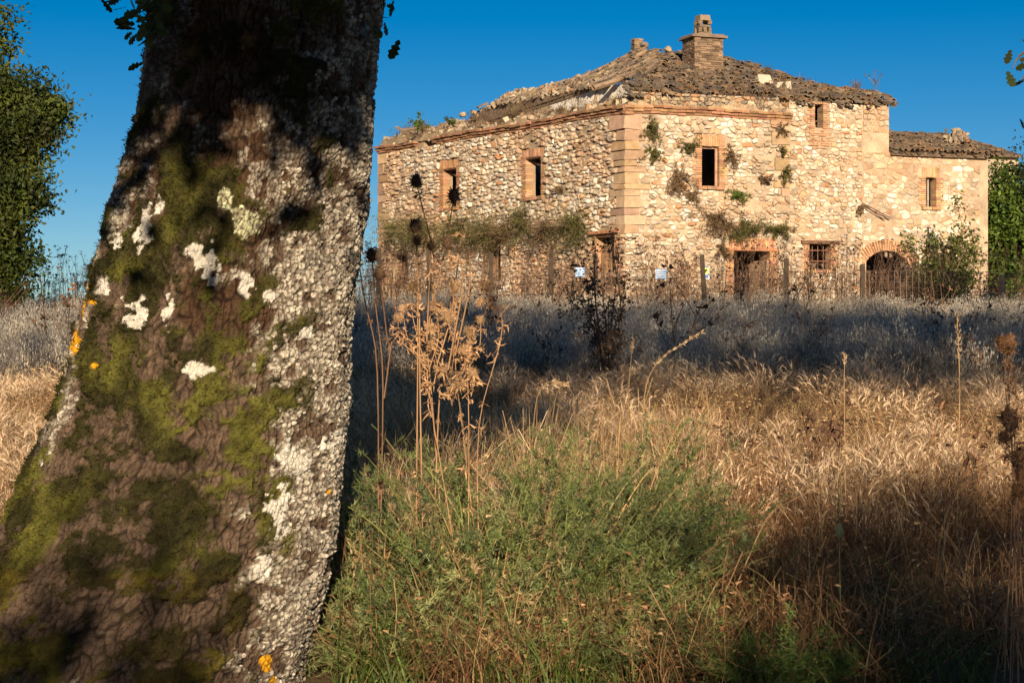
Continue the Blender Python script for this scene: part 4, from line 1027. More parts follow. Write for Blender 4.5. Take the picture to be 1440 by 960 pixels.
def scatter(name, label, category, templ, mat, pts, scl, tilt=.1, kind='stuff'):
    col = bpy.data.collections.new(name + '_templates')
    for k, mb in enumerate(templ):
        me = mb.mesh('%s_clump' % name); me.materials.append(mat); col.objects.link(bpy.data.objects.new('%s_clump' % name, me))
    n = len(pts); me = bpy.data.meshes.new(name); me.vertices.add(n); me.vertices.foreach_set('co', np.asarray(pts, np.float32).ravel())
    rot = np.c_[rng.normal(size=n) * tilt, rng.normal(size=n) * tilt, rng.random(n) * 6.283].astype(np.float32)
    a = me.attributes.new('rot', 'FLOAT_VECTOR', 'POINT'); a.data.foreach_set('vector', rot.ravel())
    a = me.attributes.new('scl', 'FLOAT', 'POINT'); a.data.foreach_set('value', np.broadcast_to(scl, (n,)).astype(np.float32))
    a = me.attributes.new('idx', 'INT', 'POINT'); a.data.foreach_set('value', rng.integers(0, len(templ), n).astype(np.int32))
    o = ob(name, me, None, None, label, category, None, kind)
    g = bpy.data.node_groups.new(name, 'GeometryNodeTree')
    g.interface.new_socket('Geometry', in_out='INPUT', socket_type='NodeSocketGeometry'); g.interface.new_socket('Geometry', in_out='OUTPUT', socket_type='NodeSocketGeometry')
    gi = g.nodes.new('NodeGroupInput'); go = g.nodes.new('NodeGroupOutput')
    ci = g.nodes.new('GeometryNodeCollectionInfo'); ci.inputs['Collection'].default_value = col; ci.inputs['Separate Children'].default_value = True; ci.inputs['Reset Children'].default_value = True
    ip = g.nodes.new('GeometryNodeInstanceOnPoints'); ip.inputs['Pick Instance'].default_value = True
    def na(nm, ty):
        q = g.nodes.new('GeometryNodeInputNamedAttribute'); q.data_type = ty; q.inputs['Name'].default_value = nm; return next(s for s in q.outputs if s.enabled and s.name == 'Attribute')
    L = g.links.new
    L(gi.outputs[0], ip.inputs['Points']); L(ci.outputs[0], ip.inputs['Instance']); L(na('idx', 'INT'), ip.inputs['Instance Index']); L(na('rot', 'FLOAT_VECTOR'), ip.inputs['Rotation']); L(na('scl', 'FLOAT'), ip.inputs['Scale'])
    L(ip.outputs[0], go.inputs[0])
    md = o.modifiers.new('scatter', 'NODES'); md.node_group = g
    return o
def field(y0, y1, dens, pad=40, xr=None, keep=None):
    """points of the ground between two distances that the picture can see"""
    out = []
    y = y0; dy = .5
    while y < y1:
        xa = (-pad - 0 - 720) / F * y if xr is None else (xr[0] - 720) / F * y; xb = (1440 + pad - 720) / F * y if xr is None else (xr[1] - 720) / F * y
        n = rng.poisson(max(0, (xb - xa) * dy * dens)); out.append(np.c_[rng.uniform(xa, xb, n), rng.uniform(y, y + dy, n)]); y += dy
    p = np.concatenate(out)
    if keep is not None: p = p[keep(p[:, 0], p[:, 1])]
    return np.c_[p, gz(p[:, 0], p[:, 1])]
off_trunk = lambda x, y: ((x + 1.5) ** 2 / .7 + (y - 8.5) ** 2 / .5) > 1
off_shrub = lambda x, y: (((x + .06) / .80) ** 2 + ((y - 9.85) / .75) ** 2 > 1) | (rng.random(np.shape(x)) < .17)
STRAW = [(.50, .34, .17), (.42, .27, .13), (.56, .41, .23), (.36, .22, .11)]
BROWN = [(.28, .145, .07), (.22, .11, .052), (.34, .19, .10), (.16, .085, .045)]
GREEN = [(.14, .20, .04), (.11, .165, .03), (.18, .23, .06), (.085, .125, .026)]
patch = lambda x, y, s, sd: fbm(np.c_[x, y] / s, 3, sd)
# tall barley in the sunny middle of the meadow
T = [t_barley(22, .17, .34, .56, (.58, .40, .235), (.76, .58, .40)) for _ in range(4)] + [t_barley(16, .17, .25, .45, (.36, .21, .11), (.46, .30, .18)) for _ in range(3)]
P = field(11.2, 26.5, 17, keep=lambda x, y: (patch(x, y, 1.6, 61) < .61) & (rng.random(len(x)) < np.clip((y - 10.5) / 3, .25, 1)))
scatter('barley', 'ripe golden barley covering the sunlit meadow in front of the field', 'barley', T, M_DRY, P, rng.uniform(.6, 1.05, len(P)) * (.45 + .9 * patch(P[:, 0], P[:, 1], 1.1, 68)), .24)
T = [t_tangle(60, .3, .16, STRAW + BROWN[:1]) for _ in range(4)]
P = field(13.5, 27.5, 9)
scatter('straw_litter', 'flattened straw litter under the standing barley', 'straw', T, M_DRY, P, rng.uniform(.8, 1.2, len(P)), .05)
# dry brown tangle in front of it
T = [t_tangle(70, .22, .32, STRAW[:2] + BROWN + BROWN) for _ in range(5)] + [t_blades(34, .16, .15, .5, BROWN + STRAW[:2], .003) for _ in range(3)]
P = field(8.3, 14.5, 24, keep=lambda x, y: off_trunk(x, y) & off_shrub(x, y) & (patch(x, y, .8, 62) < .66))
scatter('dry_grass', 'tangled dry brown grass in the foreground', 'grass', T, M_DRY, P, rng.uniform(.7, 1.2, len(P)), .12)
T = [t_blades(30, .12, .3, .62, STRAW + [(.6, .46, .27)], .003, (.05, .7)) for _ in range(3)] + [t_oat(7, .14, .4, .7, (.46, .30, .16), (.56, .41, .26), .5) for _ in range(2)]
P = np.concatenate([field(8.7, 12.5, 9, xr=(470, 640), keep=lambda x, y: off_trunk(x, y) & off_shrub(x, y)), field(10.0, 13.5, 4, xr=(860, 1440)), field(9.5, 14, 9, xr=(-30, 100), keep=off_trunk), field(11, 14, 7, xr=(500, 900), keep=off_shrub)])
scatter('wild_oat', 'loose golden wild oat stems among the near grass', 'grass', T, M_DRY, P, rng.uniform(.7, 1.15, len(P)), .12)
T = [t_blades(44, .13, .35, .72, STRAW + [(.62, .47, .29), (.66, .5, .32)], .0032, (.05, .75)) for _ in range(3)] + [t_tangle(60, .2, .5, STRAW + [(.62, .47, .29)]) for _ in range(2)]
P = np.concatenate([field(9.3, 12.0, 15, xr=(490, 700), keep=lambda x, y: off_trunk(x, y) & (x < -.25)), field(12.0, 17.0, 15, xr=(500, 1000))])
scatter('pale_straw', 'pale sunlit straw heap round the dried thistle and behind the spiny shrub', 'straw', T, M_DRY, P, rng.uniform(.85, 1.4, len(P)), .14)
T = [t_umbel(.62, (.09, .05, .035), (.20, .115, .07), 4) for _ in range(5)] + [t_umbel(.45, (.2, .11, .065), (.28, .16, .09), 4) for _ in range(3)]
P = np.concatenate([field(12.0, 18, 3.2, xr=(900, 1440), keep=lambda x, y: patch(x, y, .9, 69) > .45), field(26.5, 50, .14)])
scatter('brown_weeds', 'thin red-brown dead weeds among the barley and the oats', 'weeds', T, M_WEED, P, rng.uniform(.6, 1.3, len(P)) * np.where(P[:, 1] > 20, 1.7, 1), .15)
# green grass in the shaded foreground
T = [t_blades(40, .12, .10, .38, GREEN, .0038, (.15, 1.0)) for _ in range(5)]
P = np.concatenate([field(8.2, 10.6, 13, xr=(820, 1320), keep=lambda x, y: patch(x, y, .5, 63) < .58), field(8.2, 9.6, 6, xr=(440, 900)), field(8.3, 10, 6, xr=(1200, 1440))])
scatter('green_grass', 'fresh green grass in the shaded foreground', 'grass', T, M_LEAF, P, rng.uniform(.6, 1.2, len(P)), .15)
T = [t_blades(26, .12, .08, .22, GREEN + STRAW[:1], .005, (.2, 1.0)) for _ in range(4)]
P = field(23.5, 28, 4, keep=lambda x, y: patch(x, y, 1.6, 64) < .5)
scatter('verge_grass', 'strip of short green grass along the edge of the shaded field', 'grass', T, M_LEAF, P, rng.uniform(.7, 1.3, len(P)), .1)
# pale oats standing in the shade of the oaks
T = [t_oat(20, .26, .5, .95, (.37, .32, .25), (.55, .50, .42)) for _ in range(4)] + [t_oat(16, .22, .4, .75, (.20, .165, .125), (.31, .28, .23)) for _ in range(2)]
P = field(27.0, 54.5, 7.0, pad=60, keep=lambda x, y: (y > 27 + 2.0 * patch(x, y, 2.5, 65)) & (y < 54 + 2 * patch(x, y, 3, 66)))
scatter('oat_field', 'pale grey ripe oats filling the shaded field before the fence', 'oats', T, M_DRY, P, rng.uniform(.65, 1.0, len(P)) * (.6 + .85 * patch(P[:, 0], P[:, 1], 1.6, 67)) , .08)
# weeds along the fence
T = [t_umbel(1.95, (.05, .032, .024), (.15, .09, .06), 5) for _ in range(6)] + [t_umbel(1.5, (.22, .13, .09), (.26, .16, .10), 5) for _ in range(3)]
P = np.concatenate([field(53.9, 58.5, 6.5, xr=(500, 1440), keep=lambda x, y: y < 60 - .62 * (-x - 0) if False else (y < 58.5)), field(54, 62, 2.0, xr=(-40, 140)), field(56, 64, 1.6, xr=(490, 560))])
P = P[(P[:, 1] < 59.5) | (P[:, 0] < -3)]
scatter('fence_weeds', 'dry brown weeds with dark seed heads standing along the wire fence', 'weeds', T, M_WEED, P, rng.uniform(.55, 1.2, len(P)), .08)
T = [t_blades(40, .2, .2, .62, [(.36, .22, .14), (.28, .17, .11), (.22, .17, .08)], .006, (.1, .6)) for _ in range(4)]
P = np.concatenate([field(54, 59.5, 5, xr=(490, 1440)), field(56, 66, 2.5, xr=(-40, 140))])
scatter('wall_foot_grass', 'rank dry grass between the fence and the farmhouse wall', 'grass', T, M_DRY, P, rng.uniform(.6, 1.1, len(P)), .1)

# ------------------------------------------------------------------ wire fence, signs
FY = 53.5
def fpt(px, h): x = (px - 720) / F * FY; return np.array([x, FY, float(gz(x, FY)) + h])
fence = thing('wire_fence', (3.4, FY, float(gz(3.4, FY))), 'wire mesh fence on dark wooden posts before the farmhouse', 'fence')
for px, top, lean in ((533, 349, 0), (604, 352, 1), (690, 356, -1), (775, 352, 0), (838, 356, 1), (990, 358, 3), (1105, 363, -1), (1213, 371, 0), (1409, 386, 0)):
    z = CAMZ + (480 - top) / F * FY; p0 = fpt(px + lean, -.3); p1 = fpt(px - lean, 0); p1[2] = z
    m = MB(); P = np.array([p0, (p0 + p1) / 2 + rng.normal(size=3) * .01, p1]); m.tube(P, [.078, .074, .07], 6, (.075, .055, .04) if px != 1409 else (.38, .26, .19), cap=True); m.build('post', M_WOOD, fence)
m = MB(); wc = (.17, .13, .10)
xs_ = np.arange(480, 1500, 40)
for h in np.linspace(.05, 1.42, 10): m.tube([fpt(x, h + .015 * math.sin(x * .05)) for x in xs_], .005 if h < 1.4 else .007, 3, wc)
x = (480 - 720) / F * FY
while x < (1500 - 720) / F * FY:
    z0 = float(gz(x, FY)); m.tube([(x, FY + .004, z0 + .03), (x + .01, FY + .004, z0 + 1.42)], .005, 3, wc); x += .165
m.build('wire_mesh', M_METAL, fence)
def sign(label, px0, px1, py0, py1, bgc, rows, extra=()):
    a = at(px0, py1, FY - .03); b = at(px1, py0, FY - .03); c = (a + b) / 2; w = b[0] - a[0]; h = b[2] - a[2]
    root = thing('notice_sign', (c[0], FY - .03, a[2]), label, 'sign')
    m = MB(); m.box((c[0], FY - .03, c[2]), (w, .012, h), bgc); m.build('board', M_SIGN, root)
    m = MB()
    for u0, u1, v0, v1, col in rows:
        m.box((a[0] + w * (u0 + u1) / 2, FY - .0385, a[2] + h * (v0 + v1) / 2), (w * (u1 - u0), .003, h * (v1 - v0)), col)
    m.build('printing', M_SIGN, root)
blu = (.10, .27, .58); wht = (.72, .75, .78)
sign('blue notice board with pale lines of print hung on the wire', 922, 937.5, 378, 392, blu, [(.08, .9, .80, .90, wht), (.06, .94, .55, .62, wht), (.12, .7, .70, .75, wht), (.06, .94, .33, .40, wht), (.2, .85, .44, .48, wht), (.06, .94, .12, .18, wht), (.0, .04, .0, 1, wht), (.3, .6, .22, .27, wht)])
sign('small blue notice with white grid lines behind the dark dock stalks', 809, 822, 376, 389, blu, [(.05, .95, .86, .93, wht), (.05, .95, .6, .66, wht), (.05, .95, .36, .42, wht), (.05, .95, .1, .16, wht), (.3, .34, .1, .9, wht), (.66, .7, .1, .9, wht)])
sign('upright warning notice with yellow square fixed to a fence post', 987.5, 997.5, 374, 392.5, (.62, .66, .72), [(.1, .9, .42, .84, (.50, .52, .06)), (.15, .92, .88, .97, (.03, .03, .03)), (.1, .9, .05, .36, (.13, .24, .55)), (.38, .52, .5, .72, (.02, .02, .02)), (.5, .66, .62, .76, (.02, .02, .02)), (.2, .8, .14, .18, wht), (.2, .8, .24, .28, wht)])
c = fpt(989, .25)
shrub('grey_bush', 'low rounded grey bush at the foot of the post with the warning notice', (c[0], FY - .6, float(gz(c[0], FY - .6))), (.42, .4, .62), 1500, .05, [(.12, .12, .09), (.09, .09, .07), (.16, .16, .12)], 'bush', stems=40, clump=.2)

# ------------------------------------------------------------------ plants rooted in the walls and on the roof
OLV = [(.13, .125, .035), (.10, .105, .03), (.17, .145, .055), (.075, .085, .022)]
DRYP = [(.22, .14, .075), (.17, .11, .06), (.27, .18, .10), (.13, .095, .05)]
GRN = [(.10, .16, .025), (.13, .2, .04), (.07, .12, .02)]
WP = [('L', 600, 318, 55, 34, OLV, 'wide olive caper plant below the far upper side window'), ('L', 556, 322, 18, 26, OLV, 'small olive caper plant by the far quoins of the side wall'),
      ('L', 690, 318, 42, 34, OLV, 'olive caper plant between the two upper side windows'), ('L', 742, 305, 26, 40, OLV, 'tall caper plant right under the nearer upper side window'), ('L', 775, 318, 26, 30, DRYP, 'browned caper plant in the middle of the side wall'),
      ('L', 816, 312, 34, 36, OLV, 'olive caper plant above the side door'), ('L', 650, 316, 34, 30, OLV, 'low caper plant beside the thistle heads on the side wall'), ('L', 715, 322, 36, 24, DRYP, 'dry brown caper plant low on the side wall'),
      ('L', 790, 264, 8, 8, DRYP, 'tiny dry tuft beside the nearer upper side window'),
      ('R', 916, 180, 14, 22, OLV, 'hanging weed high beside the corner quoins'), ('R', 915, 212, 14, 14, OLV, 'second hanging weed lower beside the corner quoins'), ('R', 950, 246, 18, 26, DRYP, 'dry weed left of the front upper window'),
      ('R', 968, 205, 12, 14, OLV, 'small weed at the upper left of the front window surround'), ('R', 972, 272, 12, 10, DRYP, 'dry tuft under the left end of the front window sill'), ('R', 1035, 272, 16, 12, GRN, 'green tuft under the right end of the front window sill'),
      ('R', 1005, 308, 36, 26, DRYP, 'wide dry weed curtain above the front door'), ('R', 1040, 318, 36, 20, OLV, 'olive weed curtain spreading above the door lintel'), ('R', 1090, 320, 26, 14, OLV, 'round olive bush on the wall right of the door'),
      ('R', 1072, 247, 9, 10, DRYP, 'round brown nest-like tuft right of the front window'), ('R', 1101, 240, 8, 18, OLV, 'thin weed on the stone pilaster'), ('R', 1098, 180, 7, 12, DRYP, 'small dry weed under the cornice end'),
      ('R', 1026, 215, 8, 18, DRYP, 'dry weed on the right side of the front window surround'), ('R', 1206, 288, 7, 12, DRYP, 'thin dry twig on the seam beside the annex'), ('R', 1014, 345, 10, 16, DRYP, 'reddish dry weed beside the door jamb'), ('R', 1100, 208, 6, 10, OLV, 'little olive weed halfway up the pilaster')]
for side, px, py, w, h, pal, lab in WP:
    fr = FL if side == 'L' else FR; u, v = fr.pix(px, py); p = fr.P(u, v - .05, .03); s = p[1] / F
    area = w * h; ww = w * s / max(.35, abs(fr.U[0])) * (1.25 if side == 'L' else 1.0)
    ax = np.abs(fr.U) * ww * .8 + np.abs(fr.N) * .22; sz = (ax[0], ax[1], h * s * .7)
    shrub('wall_plant', lab, p, sz, int(area * 5.5 + 160), .062, pal, 'plant', 'plants rooted in the farmhouse walls', stems=int(12 + area / 16), nrm=fr.N, droop=1.9, clump=.10, aspect=.35)
def on_head(px, py, Y): return at(px, py, Y)
shrub('roof_sapling', 'bright green sapling sprouting from the broken side roof', at(590, 182, 71.0), (.35, .3, .42), 260, .13, GRN, 'sapling', 'plants on the roof', stems=10)
shrub('roof_sapling', 'darker green sapling next to the bright one on the side roof', at(636, 178, 69.5), (.22, .2, .36), 200, .11, [(.06, .09, .03), (.09, .11, .03)], 'sapling', 'plants on the roof', stems=8)
shrub('roof_shrub', 'dry twiggy bush in the middle of the side wall head', at(722, 162, 65.8), (.5, .4, .55), 900, .045, DRYP, 'shrub', 'plants on the roof', stems=50, aspect=.25, clump=.22)
shrub('roof_shrub', 'olive tuft at the corner above the cornice', at(868, 152, 60.9), (.25, .25, .36), 420, .05, OLV, 'shrub', 'plants on the roof', stems=24, aspect=.25, clump=.25)
shrub('roof_shrub', 'dark dry tuft where the front roof meets the raised end', at(1115, 142, 62.2), (.4, .25, .22), 420, .05, DRYP, 'shrub', 'plants on the roof', stems=24, aspect=.3, clump=.3)
shrub('roof_shrub', 'small yellow-green weed below the broken stubs of the front roof', at(1103, 128, 63), (.12, .12, .4), 120, .06, OLV, 'shrub', 'plants on the roof', stems=8)
T = [t_blades(26, .12, .08, .3, DRYP + [(.36, .26, .14)], .006, (.1, 1.2)) for _ in range(4)] + [t_umbel(.35, (.1, .07, .05), (.25, .17, .1), 3)]
pts = []
for k in range(300):
    u = random.uniform(0.2, FL.len - .1); w = random.uniform(-.1, -1.5); pts.append(FL.P(u, ZC + .32 + .12 * min(1, -w) + random.uniform(0, .1), w))
for k in range(60):
    q = PF.pix(random.uniform(895, 1240), random.uniform(100, 142))
    if maskF(q): pts.append(q + PF.n * .1)
for k in range(110):
    u = random.uniform(0.2, U1110); w = random.uniform(-.05, -.35); pts.append(FR.P(u, ZC + .3 + max(0, -w - .12) * 1.2, w))
scatter('roof_weeds', 'dry weeds growing along the ruined wall heads', 'weeds', T, M_DRY, np.array(pts), rng.uniform(.5, 1.3, len(pts)), .25)
m_ = MB(); 
P0 = at(1212, 285, 62.6); P1_ = at(1252, 307, 62.9); m_.tube(curve(P0, P1_, 6, .02), .02, 4, (.22, .12, .08)); m_.tube(curve(at(1215, 290, 62.6), at(1245, 309, 62.9), 6, .02), .014, 4, (.22, .12, .08))
m_.build('dry_branch', M_WOOD, None, label='dry branch leaning on the annex wall beside the seam', category='branch')
# ------------------------------------------------------------------ foreground plants one by one
def spiny_shrub(name, label, cx, cy, rx, ry, h, n, pal):
    root = thing(name, (cx, cy, float(gz(cx, cy))), label, 'shrub')
    sb = MB(); nb = MB(); V = []; Cc = []
    for k in range(n):
        a = random.uniform(0, 6.28); r = math.sqrt(random.random()); bx = cx + math.cos(a) * rx * .55 * r; by = cy + math.sin(a) * ry * .55 * r; b = np.array([bx, by, float(gz(bx, by))])
        a2 = a + random.gauss(0, .7); L = random.uniform(.5, 1.0); hh = h * random.uniform(.35, 1.0) * (1 - .45 * r)
        e = b + np.array([math.cos(a2) * rx * .55 * L, math.sin(a2) * ry * .55 * L, hh]); mid = (b + e) / 2 + np.array([0, 0, hh * .25])
        t = np.linspace(0, 1, 9)[:, None]; P = (1 - t) ** 2 * b + 2 * t * (1 - t) * mid + t ** 2 * e
        c = np.array(random.choice(pal)) * random.uniform(.75, 1.3)
        sb.tube(P, np.linspace(.005, .0018, 9), 3, c * np.array([1.5, 1.25, 1.1]))
        for q in range(15):
            i = random.uniform(1.5, 8); p = P[int(i)] + (P[min(8, int(i) + 1)] - P[int(i)]) * (i % 1)
            d = unit(rng.normal(size=3) * .8 + unit(P[8] - P[4]) * .7 + np.array([0, 0, .25])); l = random.uniform(.05, .16)
            m_ = 20; s = rng.random(m_)[:, None]; o = p + d * l * s; dd = unit(rng.normal(size=(m_, 3)) + d * .7) * rng.uniform(.016, .042, (m_, 1)); sd = unit(np.cross(dd, rng.normal(size=(m_, 3)))) * .0026
            V.append(np.stack([o - sd, o + sd, o + dd], 1).reshape(-1, 3)); Cc.append(np.repeat(c * rng.uniform(.7, 1.35, (m_, 1)), 3, 0))
            sd = sidev(random.uniform(0, 6.28)) * .0011; V.append(np.array([p - sd, p + sd, p + d * l])); Cc.append(np.tile(c, (3, 1)))
    V = np.concatenate(V); nb.add(V, tris=np.arange(len(V)).reshape(-1, 3), col=np.concatenate(Cc))
    sb.build('stems', M_LEAF, root); nb.build('needles', M_LEAF, root)
    return root
SPINY = [(.115, .155, .055), (.15, .185, .065), (.085, .12, .05), (.13, .17, .05), (.22, .24, .10), (.15, .185, .06), (.34, .26, .13)]
spiny_shrub('spiny_shrub', 'feathery green spiny shrub spreading in the sun beside the oak', -.05, 9.8, 1.35, 1.15, 1.12, 400, SPINY)
spiny_shrub('spiny_shrub', 'thinner green spiny shrub behind the big one, among dry straw', .55, 11.0, .9, .7, 1.2, 120, SPINY)
spiny_shrub('spiny_shrub', 'low spiny shrub at the bottom edge in half shade', .25, 8.8, .9, .5, .45, 90, SPINY)
spiny_shrub('spiny_shrub', 'dull green spiny shrub at the bottom edge next to the oak foot', -.5, 8.95, .95, .6, .55, 130, SPINY)
spiny_shrub('spiny_shrub', 'bright green spiny tuft low in the shaded grass', 1.15, 8.55, .42, .3, .34, 34, [(.10, .17, .04), (.13, .2, .05)])

def head(mb, c, r, d, col, spikes=46, spread=1.0, long=1.0):
    """egg-shaped seed head with a collar of spiny bracts"""
    d = unit(np.asarray(d, float)); a = unit(np.cross(d, [.3, .2, .9])); b = np.cross(d, a)
    rings = [(-1.0, .25), (-.6, .8), (0, 1.0), (.6, .8), (1.05, .3)]; k = 7; V = []
    for t, w in rings:
        for j in range(k):
            th = 6.283 * j / k; V.append(c + d * t * r * 1.25 * long + (a * math.cos(th) + b * math.sin(th)) * w * r * random.uniform(.9, 1.1))
    q = [(i * k + j, i * k + (j + 1) % k, (i + 1) * k + (j + 1) % k, (i + 1) * k + j) for i in range(4) for j in range(k)]
    mb.add(V, quads=q, col=np.array(col) * .8)
    n = spikes * 3; th = rng.random(n) * 6.283; t = rng.uniform(-1, 1.1, n); w = np.sqrt(np.clip(1 - (t * .85) ** 2, .05, 1)); rad = np.cos(th)[:, None] * a + np.sin(th)[:, None] * b
    o = c + d * (t * r * 1.2 * long)[:, None] + rad * (w * r * .9)[:, None]; dd = unit(rad * spread + d * (t * .8 + .25)[:, None] + rng.normal(size=(n, 3)) * .25); L = (r * rng.uniform(.5, 1.3, n))[:, None]
    sd = unit(np.cross(dd, rng.normal(size=(n, 3)))) * r * .09
    V = np.stack([o - sd, o + sd, o + dd * L], 1).reshape(-1, 3); mb.add(V, tris=np.arange(3 * n).reshape(-1, 3), col=np.repeat(np.array(col) * rng.uniform(.6, 1.6, (n, 1)), 3, 0))
def bloom(mb, c, r, d, col):
    """dried thistle flower: small cup with shaggy pale rays"""
    head(mb, c, r * .55, d, np.array(col) * .7, 26)
    n = 120; d = unit(np.asarray(d, float)); dd = unit(rng.normal(size=(n, 3)) + d * .9); o = c + dd * r * .35; sd = unit(np.cross(dd, rng.normal(size=(n, 3)))) * r * .045; L = r * rng.uniform(.5, 1.2, (n, 1))
    mid = o + dd * L * .5 + sd * .6
    V = np.stack([o - sd, o + sd, o + dd * L + np.array([0, 0, -.25 * r])], 1).reshape(-1, 3); mb.add(V, tris=np.arange(3 * n).reshape(-1, 3), col=np.repeat(np.array(col) * rng.uniform(.6, 1.5, (n, 1)), 3, 0))
def curl(mb, p, s, col):
    for _ in range(3):
        a = unit(rng.normal(size=3) + np.array([0, 0, -.5])); P = np.array([p, p + a * s * .5 + rng.normal(size=3) * s * .15, p + a * s + rng.normal(size=3) * s * .3]); mb.strip(P, [s * .06, s * .13, s * .02], unit(np.cross(a, rng.normal(size=3))), np.array(col) * random.uniform(.6, 1.3))
def stalk_plant(name, label, base, Y, stalks, stemc, headc, cat='thistle', r0=.0028, leaves=True):
    """stalks: list of ([pixels along the stem up to the head], kind, head radius in px)"""
    b = at(base[0], 480, Y); b[2] = float(gz(b[0], Y)); root = thing(name, b, label, cat)
    st = MB(); lf = MB(); root_pts = []
    for si, (path, kind, r) in enumerate(stalks):
        pts = [at(x, y, Y + random.uniform(-.12, .12)) for x, y in path]
        P = np.array([b + rng.normal(size=3) * np.array([.06, .06, 0])] + pts) if (si < 2 or path[0][1] > 575) else np.array(pts)
        # smooth the path
        t = np.linspace(0, len(P) - 1, 4 * len(P)); i = np.clip(t.astype(int), 0, len(P) - 2); f = (t - i)[:, None]; P2 = P[i] * (1 - f) + P[i + 1] * f
        P2[1:-1] = (P2[:-2] + P2[1:-1] * 2 + P2[2:]) / 4; P2[1:-1] = (P2[:-2] + P2[1:-1] * 2 + P2[2:]) / 4
        st.tube(P2, np.linspace(r0, r0 * .5, len(P2)), 5, stemc)
        d = P2[-1] - P2[-3]; R_ = r / F * Y
        if kind:
            hb = MB(); (head if kind == 'h' else bloom)(hb, P2[-1], R_, d, headc); hb.build('seed_head', M_WEED, root)
        if leaves:
            for q in P2[3:-1]:
                if random.random() < (.75 if kind == 'b' else .3): [curl(lf, q + rng.normal(size=3) * .012, random.uniform(.012, .042), np.array(stemc) * random.uniform(.9, 1.5)) for _ in range(3)]
    st.build('stems', M_WEED, root)
    if lf.n: lf.build('withered_leaves', M_WEED, root)
    return root
TANS = (.40, .24, .13); TANH = (.54, .35, .20); DKS = (.24, .135, .08); DKH = (.17, .105, .066)
stalk_plant('teasel', 'tallest teasel with two bristly dark heads against the stone wall', (612, 0), 9.7, [([(606, 540), (598, 470), (628, 345), (638, 275)], 'h', 8), ([(618, 520), (640, 400), (650, 330), (641, 300), ], None, 0), ([(604, 500), (612, 360), (596, 300), (585, 255)], 'h', 7.5)], TANS, DKH, 'teasel', .0048)
stalk_plant('teasel', 'teasel with dark heads low before the caper plants', (588, 0), 9.5, [([(590, 520), (590, 430), (584, 318)], 'h', 7.5), ([(588, 470), (586, 338)], 'h', 5.5), ([(612, 520), (640, 430), (630, 342)], 'h', 7), ([(600, 480), (606, 346)], 'h', 5), ([(630, 520), (652, 400), (646, 352)], 'h', 4), ([(640, 500), (662, 400), (660, 355)], 'h', 4.5)], TANS, DKH, 'teasel', .0048)
stalk_plant('teasel', 'dark slender teasel close to the right side of the oak trunk', (548, 0), 9.6, [([(540, 520), (528, 430), (523, 359)], 'h', 8), ([(532, 500), (512, 420), (505, 370)], 'h', 4), ([(545, 480), (534, 385)], 'h', 8), ([(540, 560), (552, 470), (560, 400)], 'h', 4)], DKS, DKH, 'teasel', .0045)
stalk_plant('thistle', 'sunlit dried thistle with shaggy tan blooms and curling stems', (650, 0), 9.55,
            [([(610, 600), (600, 520), (578, 440), (580, 402)], 'b', 11), ([(650, 600), (640, 520), (640, 440), (640, 404)], 'b', 11), ([(660, 590), (655, 480), (690, 430), (683, 402)], 'b', 12), ([(668, 600), (702, 490), (708, 450), (693, 418), (676, 424)], 'b', 8)]
            + [([(x0, y0), (x1, (y0 + y2) / 2), (x2, y2)], 'b', r) for x0, y0, x1, x2, y2, r in ((603, 520, 618, 614, 432, 12), (648, 520, 664, 660, 468, 12), (632, 540, 640, 630, 446, 13), (640, 540, 655, 652, 494, 12), (610, 540, 616, 608, 486, 11), (636, 570, 628, 624, 520, 13), (598, 510, 560, 560, 446, 8), (600, 520, 572, 566, 434, 7), (658, 520, 676, 676, 450, 8), (604, 560, 598, 594, 505, 11), (590, 470, 600, 606, 462, 10), (650, 560, 668, 664, 524, 10), (620, 560, 640, 645, 540, 12))], TANS, TANH)
stalk_plant('thistle', 'withered orange-brown thistle at the right edge of the meadow', (1430, 0), 8.4, [([(1426, 690), (1422, 600), (1412, 540), (1416, 500), (1420, 478)], 'h', 6), ([(1424, 640), (1418, 560), (1425, 520), (1414, 505), (1418, 492)], 'b', 11), ([(1426, 650), (1428, 600), (1420, 590)], 'h', 12), ([(1428, 660), (1412, 615)], 'b', 13), ([(1424, 600), (1408, 482)], 'h', 7), ([(1436, 720), (1434, 640)], 'h', 9), ([(1432, 740), (1432, 690)], 'b', 17), ([(1436, 760), (1438, 665)], 'h', 12)], (.36, .20, .11), (.32, .17, .085))
# dark dock stalks standing at the edge of the field
def dock(name, label, base, Y, tops, col):
    b = at(base, 480, Y); b[2] = float(gz(b[0], Y)); root = thing(name, b, label, 'weed'); st = MB(); sd = MB()
    for x, y in tops:
        e = at(x, y, Y + random.uniform(-.3, .3)); P = curve(b + rng.normal(size=3) * np.array([.12, .12, 0]), e, 10, .04); st.tube(P, np.linspace(.014, .005, 10), 4, np.array(col) * 1.3)
        for i in range(3, 10):
            for k in range(2 + (i % 2)):
                q = P[i] + rng.normal(size=3) * np.array([.05, .05, .08]); add_leaves(sd, q + rng.normal(size=(7, 3)) * .028, .05, np.array(col) * rng.uniform(.6, 1.5, (7, 1)), .7)
            if random.random() < .5:
                e2 = P[i] + np.array([random.gauss(0, .18), random.gauss(0, .18), random.uniform(.05, .35)]); st.tube([P[i], e2], [.006, .003], 3, np.array(col) * 1.3); add_leaves(sd, e2 + rng.normal(size=(16, 3)) * .04, .05, np.array(col) * rng.uniform(.6, 1.5, (16, 1)), .7)
    st.build('stems', M_WEED, root); sd.build('seed_clusters', M_WEED, root); return root
dock('dock_plant', 'tall clump of blackish dock stalks at the edge of the shaded field', 850, 26.0, [(838, 345), (858, 340), (870, 360), (846, 400), (830, 410), (880, 410), (856, 430), (842, 460), (866, 450), (815, 420)], (.10, .068, .048))
